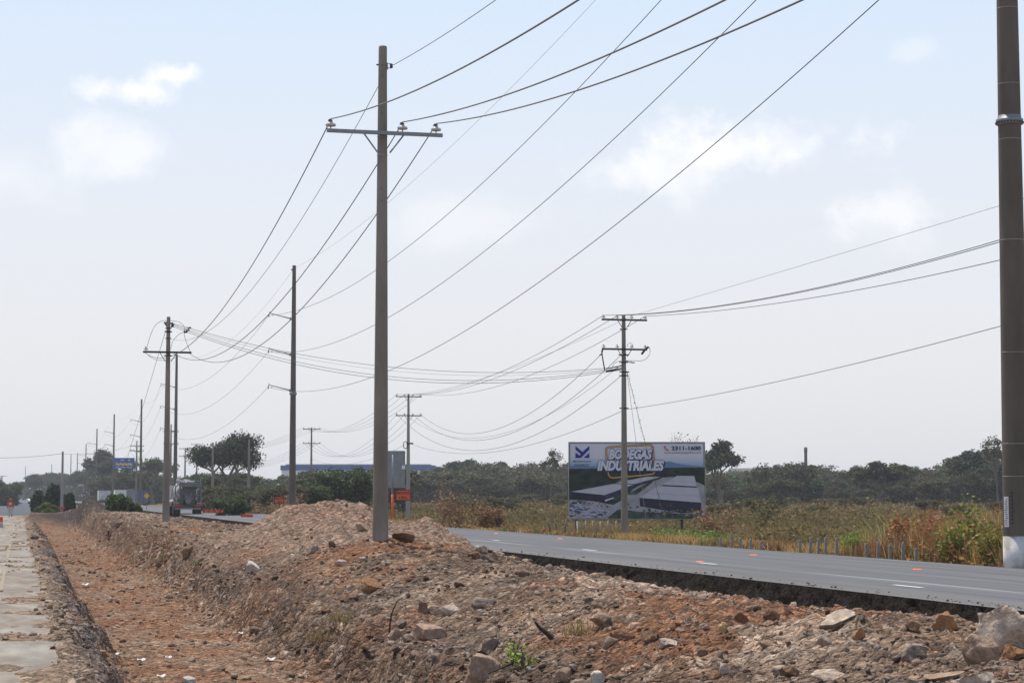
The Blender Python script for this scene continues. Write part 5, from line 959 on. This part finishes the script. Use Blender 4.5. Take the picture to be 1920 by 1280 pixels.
for k, px in enumerate((1082, 1098, 1111, 1126, 1140, 1155)):
    p = P(px, 930, 98); z = float(G(p.x, p.y)); b = MB(); hh = P(px, 976, 98).z-z; b.tube([(0, 0, -.3), (.01, 0, hh*.5), (0, 0, hh)], [.045, .04, .035], 7); o = b.build('fence_post', M['gconcrete'] if k else M['white'], None, True); o.location = (p.x, p.y, z); o.rotation_euler = (0, 0, 0); tag(o, '%s thin pale stake under the billboard from the left' % w15[k], 'stake', 'pale stakes under the billboard')
for k, (px, ln) in enumerate(((1034, .25), (1046, .2), (1058, -.1))):
    p = P(px, 930, 92); z = float(G(p.x, p.y)); b = MB(); b.tube([(0, 0, -.2), (0, 0, .85)], [.06, .03], 6); o = b.build('fence_post', M['bark'], None, True); o.location = (p.x, p.y, z); o.rotation_euler = (0, -ln, 0); tag(o, '%s dark leaning stake left of the billboard' % ('first', 'second', 'third')[k], 'stake', 'dark leaning stakes')
# ---------------------------------------------------------------- mixer truck
def wheel(parent, x, y, z, r, w_, rim):
    b = MB(); b.lathe([(r*.55, -w_/2), (r*.93, -w_/2), (r, -w_*.36), (r, w_*.36), (r*.93, w_/2), (r*.55, w_/2)], 28, (x, y, z), Matrix.Rotation(R(90), 3, 'Y')); t = b.build('wheel', M['rubber'], parent, True)
    b = MB(); b.lathe([(r*.56, -w_*.3), (r*.5, -w_*.2), (r*.2, -w_*.1), (r*.2, w_*.35), (r*.5, w_*.2), (r*.56, w_*.3)], 20, (x, y, z), Matrix.Rotation(R(90), 3, 'Y')); b.build('rim', rim, t, True); return t
def mixer():
    s_ = 21.; D_ = F/s_; c = P(352, 967, D_); r = empty('mixer_truck', (c.x, c.y, c.z), -R(1), 'dusty white and grey concrete mixer truck seen from behind', 'truck')
    dm_, wt = M['dirtymetal'], M['drumwhite']; b = MB(); b.box((0, 4.2, .85), (.9, 8.6, .28)); b.box((0, .1, .95), (2.4, .18, .22)); b.build('chassis', dm_, r)
    for y in (.9, 2.2):
        for x in (-1.08, -.76, .76, 1.08): wheel(r, x, y, .52, .52, .29, dm_)
    for x in (-1.05, 1.05): wheel(r, x, 7.3, .52, .52, .30, dm_)
    ax = Matrix.Rotation(R(-99), 3, 'X'); b = MB()      # drum axis, mouth towards the rear and up
    b.lathe([(.30, -.15), (.48, 0), (.62, .5), (.98, 1.5), (1.2, 2.4), (1.22, 3.6), (1.0, 4.6), (.7, 5.2), (.2, 5.3)], 32, (0, .55, 2.45), ax); dr = b.build('drum', wt, r, True)
    for z0, rr in ((1.5, .99), (2.4, 1.21), (3.6, 1.23)):
        b = MB(); b.lathe([(rr, z0-.05), (rr+.03, z0), (rr, z0+.05)], 32, (0, .55, 2.45), ax); b.build('drum_ring', dm_, dr, True)
    b = MB()                                             # wide charging hopper with sloping plates
    b.add([(-.75, -.35, 2.95), (1.25, -.35, 2.85), (1.15, .7, 2.95), (-.7, .7, 3.0), (-.45, .1, 2.35), (.75, .1, 2.35), (.7, .6, 2.35), (-.4, .6, 2.35)], [(0, 4, 5, 1), (1, 5, 6, 2), (2, 6, 7, 3), (3, 7, 4, 0), (4, 7, 6, 5)]); b.box((.2, -.36, 2.75), (1.9, .05, .26)); b.build('hopper', M['greymud'], r)
    b = MB(); b.box((.15, -.05, 2.1), (1.15, .12, .75)); b.box((-.55, 0, 1.75), (.35, .3, 1.3), Euler((0, .12, 0))); b.box((.95, .05, 1.75), (.30, .2, 1.1)); b.box((0, .1, 1.35), (1.9, .3, .22)); b.box((.25, -.2, 1.25), (.55, .3, .5)); b.build('rear_panel', dm_, r)
    for x in (-1, 1): b = MB(); b.tube([(x*.55, .3, 1.0), (x*.72, .25, 2.9)], .08, 8); b.tube([(x*1.12, .0, 1.0), (x*1.14, .0, 3.1)], .035, 6); b.tube([(x*1.12, .0, 2.6), (x*.6, .25, 2.9)], .04, 6); b.build('rear_frame', M['greymud'], r)
    b = MB(); b.add([Vector((math.sin(a)*rr, yy, zz-math.cos(a)*rr)) for yy, zz, rr in ((.0, 2.3, .36), (-.45, 1.75, .32), (-.7, 1.35, .28)) for a in (-1.4, -.7, 0, .7, 1.4)], [(i*5+j, i*5+j+1, (i+1)*5+j+1, (i+1)*5+j) for i in range(2) for j in range(4)]); b.build('chute', M['greymud'], r)
    b = MB(); b.box((.85, -.12, 1.9), (.04, .04, 1.9)); b.box((1.15, -.12, 1.9), (.04, .04, 1.9)); [b.box((1.0, -.12, 1.1+k*.25), (.3, .03, .03)) for k in range(7)]; b.build('ladder', M['steel'], r)
    b = MB(); b.tube([(-.95, -.1, 3.2), (1.1, -.1, 3.1)], .03, 6); b.tube([(1.1, -.1, 3.35), (1.1, -.1, 2.6)], .03, 6); b.tube([(-.95, -.1, 3.2), (-.95, -.1, 2.6)], .03, 6); b.build('platform', M['steel'], r)
    b = MB(); b.tube([(-1.0, .6, 3.12), (-.2, .5, 2.98)], .17, 12); b.tube([(-.1, .5, 3.05), (.6, .45, 3.0)], .10, 10); b.build('water_pipe', wt, r, True)
    for x in (-1, 1):
        b = MB(); n = 8; V = []
        for i in range(n+1): a = math.pi*i/n; V += [Vector((x*.68, 1.55+math.cos(a)*1.35, .62+math.sin(a)*.68)), Vector((x*1.25, 1.55+math.cos(a)*1.35, .62+math.sin(a)*.68))]
        b.add(V, [(2*i, 2*i+1, 2*i+3, 2*i+2) for i in range(n)]); b.build('fender', M['rubber'], r)
        b = MB(); b.box((x*.88, -.02, .90), (.62, .04, .20)); b.build('tail_light', M['red'], r); b = MB(); b.box((x*.92, -.01, .45), (.56, .03, .5)); b.build('mud_flap', M['rubber'], r)
    b = MB(); b.box((0, -.06, .66), (2.3, .08, .12)); b.build('bumper', M['steel'], r)
    b = MB(); V = [(x, y, z) for y, z0, z1 in ((6.2, .9, 2.75), (8.2, .9, 2.6), (8.45, .7, 1.6)) for x in (-1.25, 1.25) for z in (z0, z1)]; b.add([Vector(v) for v in V], [(0, 1, 3, 2), (0, 4, 5, 1), (2, 3, 7, 6), (1, 5, 7, 3), (4, 8, 9, 5), (6, 7, 11, 10), (5, 9, 11, 7), (8, 10, 11, 9), (0, 2, 6, 4), (4, 6, 10, 8)]); b.build('cab', M['truckgrey'], r)
    for x in (-1, 1): b = MB(); b.box((x*1.46, 7.9, 2.1), (.18, .1, .5)); b.box((x*1.34, 7.9, 2.25), (.2, .04, .04)); b.build('mirror', M['rubber'], r)
    b = MB(); b.tube([(-1.1, 3.2, 1.15), (-1.1, 5.0, 1.15)], .32, 14); b.build('water_tank', wt, r, True)
mixer()
def cargo_truck(px, D_, W, y0, mat_, label, zg=-.5, L_=9, rotz=0):
    c = P(px, 930, D_); r = empty('cargo_truck', (c.x, c.y, zg), rotz, label, 'truck'); top = P(px, y0, D_).z-zg
    b = MB(); b.box((0, L_/2, (top+1.15)/2), (W, L_, top-1.15)); bx = b.build('cargo_box', mat_, r)
    b = MB(); b.box((0, -.02, (top+1.15)/2), (.06, .04, top-1.3)); [b.box((x*W*.46, -.02, (top+1.15)/2), (.05, .05, top-1.2)) for x in (-1, 1)]; [b.box((x*W*.2, -.03, (top+1.15)/2), (.04, .05, top-1.5)) for x in (-1, 1)]; b.build('door_bar', M['steel'], bx)
    b = MB(); b.box((0, L_/2, 1.0), (1, L_, .25)); b.build('chassis', M['dirtymetal'], r)
    for y in (.9, 2.1, L_+1.2):
        for x in (-W*.42, W*.42): wheel(r, x, y, .5, .5, .4, M['dirtymetal'])
    for x in (-.9, .9): b = MB(); b.box((x, -.03, .95), (.4, .04, .14)); b.build('tail_light', M['red'], r)
    b = MB(); b.box((0, L_+1.3, 1.7), (2.3, 1.9, 1.9)); b.build('cab', M['cream'], r)
cargo_truck(266.5, 400, 2.4, 919, M['blue'], 'blue box truck driving away beyond the yellow diamond sign', -.6)
cargo_truck(197, 430, 2.5, 919, M['truckgrey'], 'white ribbed container truck left of the round bush', -.2, 10)
cargo_truck(227, 410, 2.3, 918, M['cream'], 'cream box truck behind the round bush', -.2, 7)
# ---------------------------------------------------------------- worker, drum, small things
def person():
    D_ = 3733/19.4; c = P(19.5, 968, D_); zf = -.40; r = empty('person', (c.x, c.y, zf), -YAW, 'worker in a red jacket with yellow vest and pale trousers walking on the old road', 'person')
    skin = mat('skin', (.22, .12, .08), .6, var=.05); redj = mat('red_cloth', (.48, .05, .035), .8, var=.12); trou = mat('pale_cloth', (.42, .39, .33), .85, var=.12); vest = mat('yellow_vest', (.62, .36, .12), .7, var=.1)
    def skinned(name, pts, edges, rad, m, parent, root=0):
        me = bpy.data.meshes.new(name); me.from_pydata(pts, edges, []); o = bpy.data.objects.new(name, me); COL.objects.link(o); md = o.modifiers.new('s', 'SKIN')
        for i, v in enumerate(me.skin_vertices[0].data): v.radius = (rad[i], rad[i]*(.75 if rad[i] > .11 else 1)); v.use_root = (i == root)
        md2 = o.modifiers.new('u', 'SUBSURF'); md2.levels = md2.render_levels = 2; dg = bpy.context.evaluated_depsgraph_get(); m2 = bpy.data.meshes.new_from_object(o.evaluated_get(dg)); bpy.data.objects.remove(o); m2.name = name
        return link(name, m2, m, parent, True)
    J = dict(pel=(0, 0, .95), ch=(0, .01, 1.25), nk=(0, .01, 1.48), hd=(0, .0, 1.60), ht=(0, .01, 1.72), sl=(-.19, 0, 1.42), el=(-.27, .02, 1.14), wl=(-.26, -.08, .90), fl=(-.25, -.12, .80), sr=(.19, 0, 1.42), er=(.27, .03, 1.14), wr=(.28, -.04, .89), fr=(.27, -.07, .79),
             hl=(-.10, 0, .90), kl=(-.12, -.04, .50), al=(-.12, .03, .09), tl=(-.13, -.12, .04), hr=(.10, 0, .90), kr=(.12, .02, .50), ar=(.12, .06, .09), tr=(.13, -.09, .04))
    ks = list(J); E = [(ks.index(a), ks.index(b_)) for a, b_ in (('pel', 'ch'), ('ch', 'nk'), ('nk', 'hd'), ('hd', 'ht'), ('ch', 'sl'), ('sl', 'el'), ('el', 'wl'), ('wl', 'fl'), ('ch', 'sr'), ('sr', 'er'), ('er', 'wr'), ('wr', 'fr'), ('pel', 'hl'), ('hl', 'kl'), ('kl', 'al'), ('al', 'tl'), ('pel', 'hr'), ('hr', 'kr'), ('kr', 'ar'), ('ar', 'tr'))]
    rd = dict(pel=.14, ch=.15, nk=.055, hd=.095, ht=.08, sl=.065, el=.05, wl=.036, fl=.03, sr=.065, er=.05, wr=.036, fr=.03, hl=.09, kl=.065, al=.045, tl=.035, hr=.09, kr=.065, ar=.045, tr=.035)
    skinned('body', [J[k] for k in ks], E, [rd[k] for k in ks], skin, r)
    def sub(keys, es, add, m, nm): kk = list(keys); skinned(nm, [J[k] for k in kk], [(kk.index(a), kk.index(b_)) for a, b_ in es], [rd[k]+add for k in kk], m, r)
    sub(['pel', 'ch', 'sl', 'el', 'wl', 'sr', 'er', 'wr'], [('pel', 'ch'), ('ch', 'sl'), ('sl', 'el'), ('el', 'wl'), ('ch', 'sr'), ('sr', 'er'), ('er', 'wr')], .03, redj, 'jacket')
    sub(['pel', 'hl', 'kl', 'al', 'hr', 'kr', 'ar'], [('pel', 'hl'), ('hl', 'kl'), ('kl', 'al'), ('pel', 'hr'), ('hr', 'kr'), ('kr', 'ar')], .028, trou, 'trousers')
    b = MB(); b.box((0, .0, 1.30), (.28, .33, .24)); b.build('vest', vest, r, False)
    b = MB(); b.lathe([(.15, -.01), (.125, .0), (.12, .06), (.08, .12), (.02, .14)], 18, (0, 0, 1.68)); b.build('helmet', M['red'], r, True)
    b = MB(); b.add([Vector(v) for v in ((-.015, -.09, 1.60), (.015, -.09, 1.60), (0, -.115, 1.585), (0, -.09, 1.63))], [(0, 2, 3), (2, 1, 3), (0, 1, 2)]); b.build('nose', skin, r)
person()
# traffic drum lying at the left edge
q, t = hit(-3, 989); Dq = depth(q.x, q.y); q = P(-1, 988, Dq); b = MB(); d = empty('traffic_drum', q, .3, 'white and orange traffic drum cut by the left picture edge', 'traffic drum')
for k in range(4): b = MB(); b.lathe([(.24-.01*k, .0), (.24-.01*k, .165), (.225-.01*k, .17)], 24, (0, 0, .17*k)); b.build('stripe', M['orange'] if k % 2 == 0 and k else (M['orange'] if k == 3 else M['truckgrey']), d, True)
# red barrier lump and orange netting
for px0, px1, y0, y1, D_, lb in ((380, 418, 952, 961, 150, 'reddish safety netting right of the mixer truck'), (452, 474, 961, 969, 130, 'orange netting heap left of the spoil heap'), (110, 121, 947, 954, 195, 'red plastic barrier at the foot of the street pole')):
    a, c = P(px0, y1, D_), P(px1, y0, D_); b = MB(); n = 14; V = [a.lerp(Vector((c.x, c.y, a.z)), i/n)+Vector((.0, .25*math.sin(i*1.7), j*(c.z-a.z)*(.7+.3*math.sin(i*2.3)))) for i in range(n+1) for j in (0, 1)]; V2 = [v+Vector((.0, .04, 0)) for v in V]; k = len(V)
    b.add(V+V2, [(2*i, 2*i+2, 2*i+3, 2*i+1) for i in range(n)]+[(k+2*i, k+2*i+1, k+2*i+3, k+2*i+2) for i in range(n)]+[(2*i+1, 2*i+3, k+2*i+3, k+2*i+1) for i in range(n)]); tag(b.build('safety_netting', mat('netting_red', (.62, .12, .07), .7, var=.2, scale=5)), lb, 'safety netting')
# dark concrete slab / pipe lying on the bank
q, t = hit(455, 979); Dq = depth(q.x, q.y); b = MB(); A = hit(428, 977)[0]; B2 = hit(490, 980)[0]; B2 = A+(B2-A).normalized()*min((B2-A).length, 4.5); A.z = max(A.z, H1(A.x, A.y))+.06; B2.z = H1(B2.x, B2.y)+.06; b.tube([A, A.lerp(B2, .5), B2], .10, 14); tag(b.build('pipe', M['dirtymetal'], None, True), 'dark pipe lying on the bank left of the spoil heap', 'pipe')
# white car and pale wall far down the old road
def car():
    c = P(47, 941, 520); c.z = -.4; r = empty('parked_car', c, R(70), 'tiny white car far down the old road', 'car'); b = MB(); prof_ = [(-2.1, .3), (-2.1, .85), (-1.3, .95), (-.8, 1.42), (.7, 1.42), (1.3, .98), (2.1, .85), (2.15, .3)]; n = len(prof_)
    V = [Vector((x*.85, y, z)) for x in (-1, 1) for y, z in prof_]; b.add(V, [tuple(range(n)), tuple(range(n, 2*n))[::-1]]+[(i, i+n, (i+1) % n+n, (i+1) % n) for i in range(n)]); b.build('body', M['palewall'], r)
    for x in (-.8, .8):
        for y in (-1.35, 1.35): wheel(r, x, y, .32, .32, .2, M['steel'])
    b = MB(); b.box((0, -.05, 1.2), (1.74, 1.2, .26)); b.build('window', M['black'], r)
car()
# low concrete guard rail of the bridge beside the dark bushes
a, c = P(60, 934, 250), P(90, 936, 250); b = MB(); b.box((a+c)/2, ((c-a).length, .3, .35), Euler((0, 0, -YAW))); [b.box(a.lerp(c, t)-Vector((0, 0, .6)), (.25, .25, .95), Euler((0, 0, -YAW))) for t in (.08, .5, .92)]; tag(b.build('guard_rail', M['gconcrete']), 'low grey parapet rail before the dark bushes', 'guard rail')
# ---------------------------------------------------------------- haze
hz = bpy.data.materials.new('haze'); hz.use_nodes = True; nt = hz.node_tree; nt.nodes.clear(); o_ = nt.nodes.new('ShaderNodeOutputMaterial'); pv = nt.nodes.new('ShaderNodeVolumePrincipled')
pv.inputs['Color'].default_value = (.93, .95, 1, 1); pv.inputs['Density'].default_value = .00022; pv.inputs['Anisotropy'].default_value = .3; nt.links.new(pv.outputs[0], o_.inputs['Volume'])
b = MB(); b.box((0, 4400, 13), (18800, 9800, 34)); tag(b.build('haze', hz), 'thin pale haze lying over the whole plain', 'haze', None, 'stuff')
for k in list(TP):
    if k not in used:
        for ch in list(TP[k].children): bpy.data.objects.remove(ch)
        bpy.data.objects.remove(TP[k])
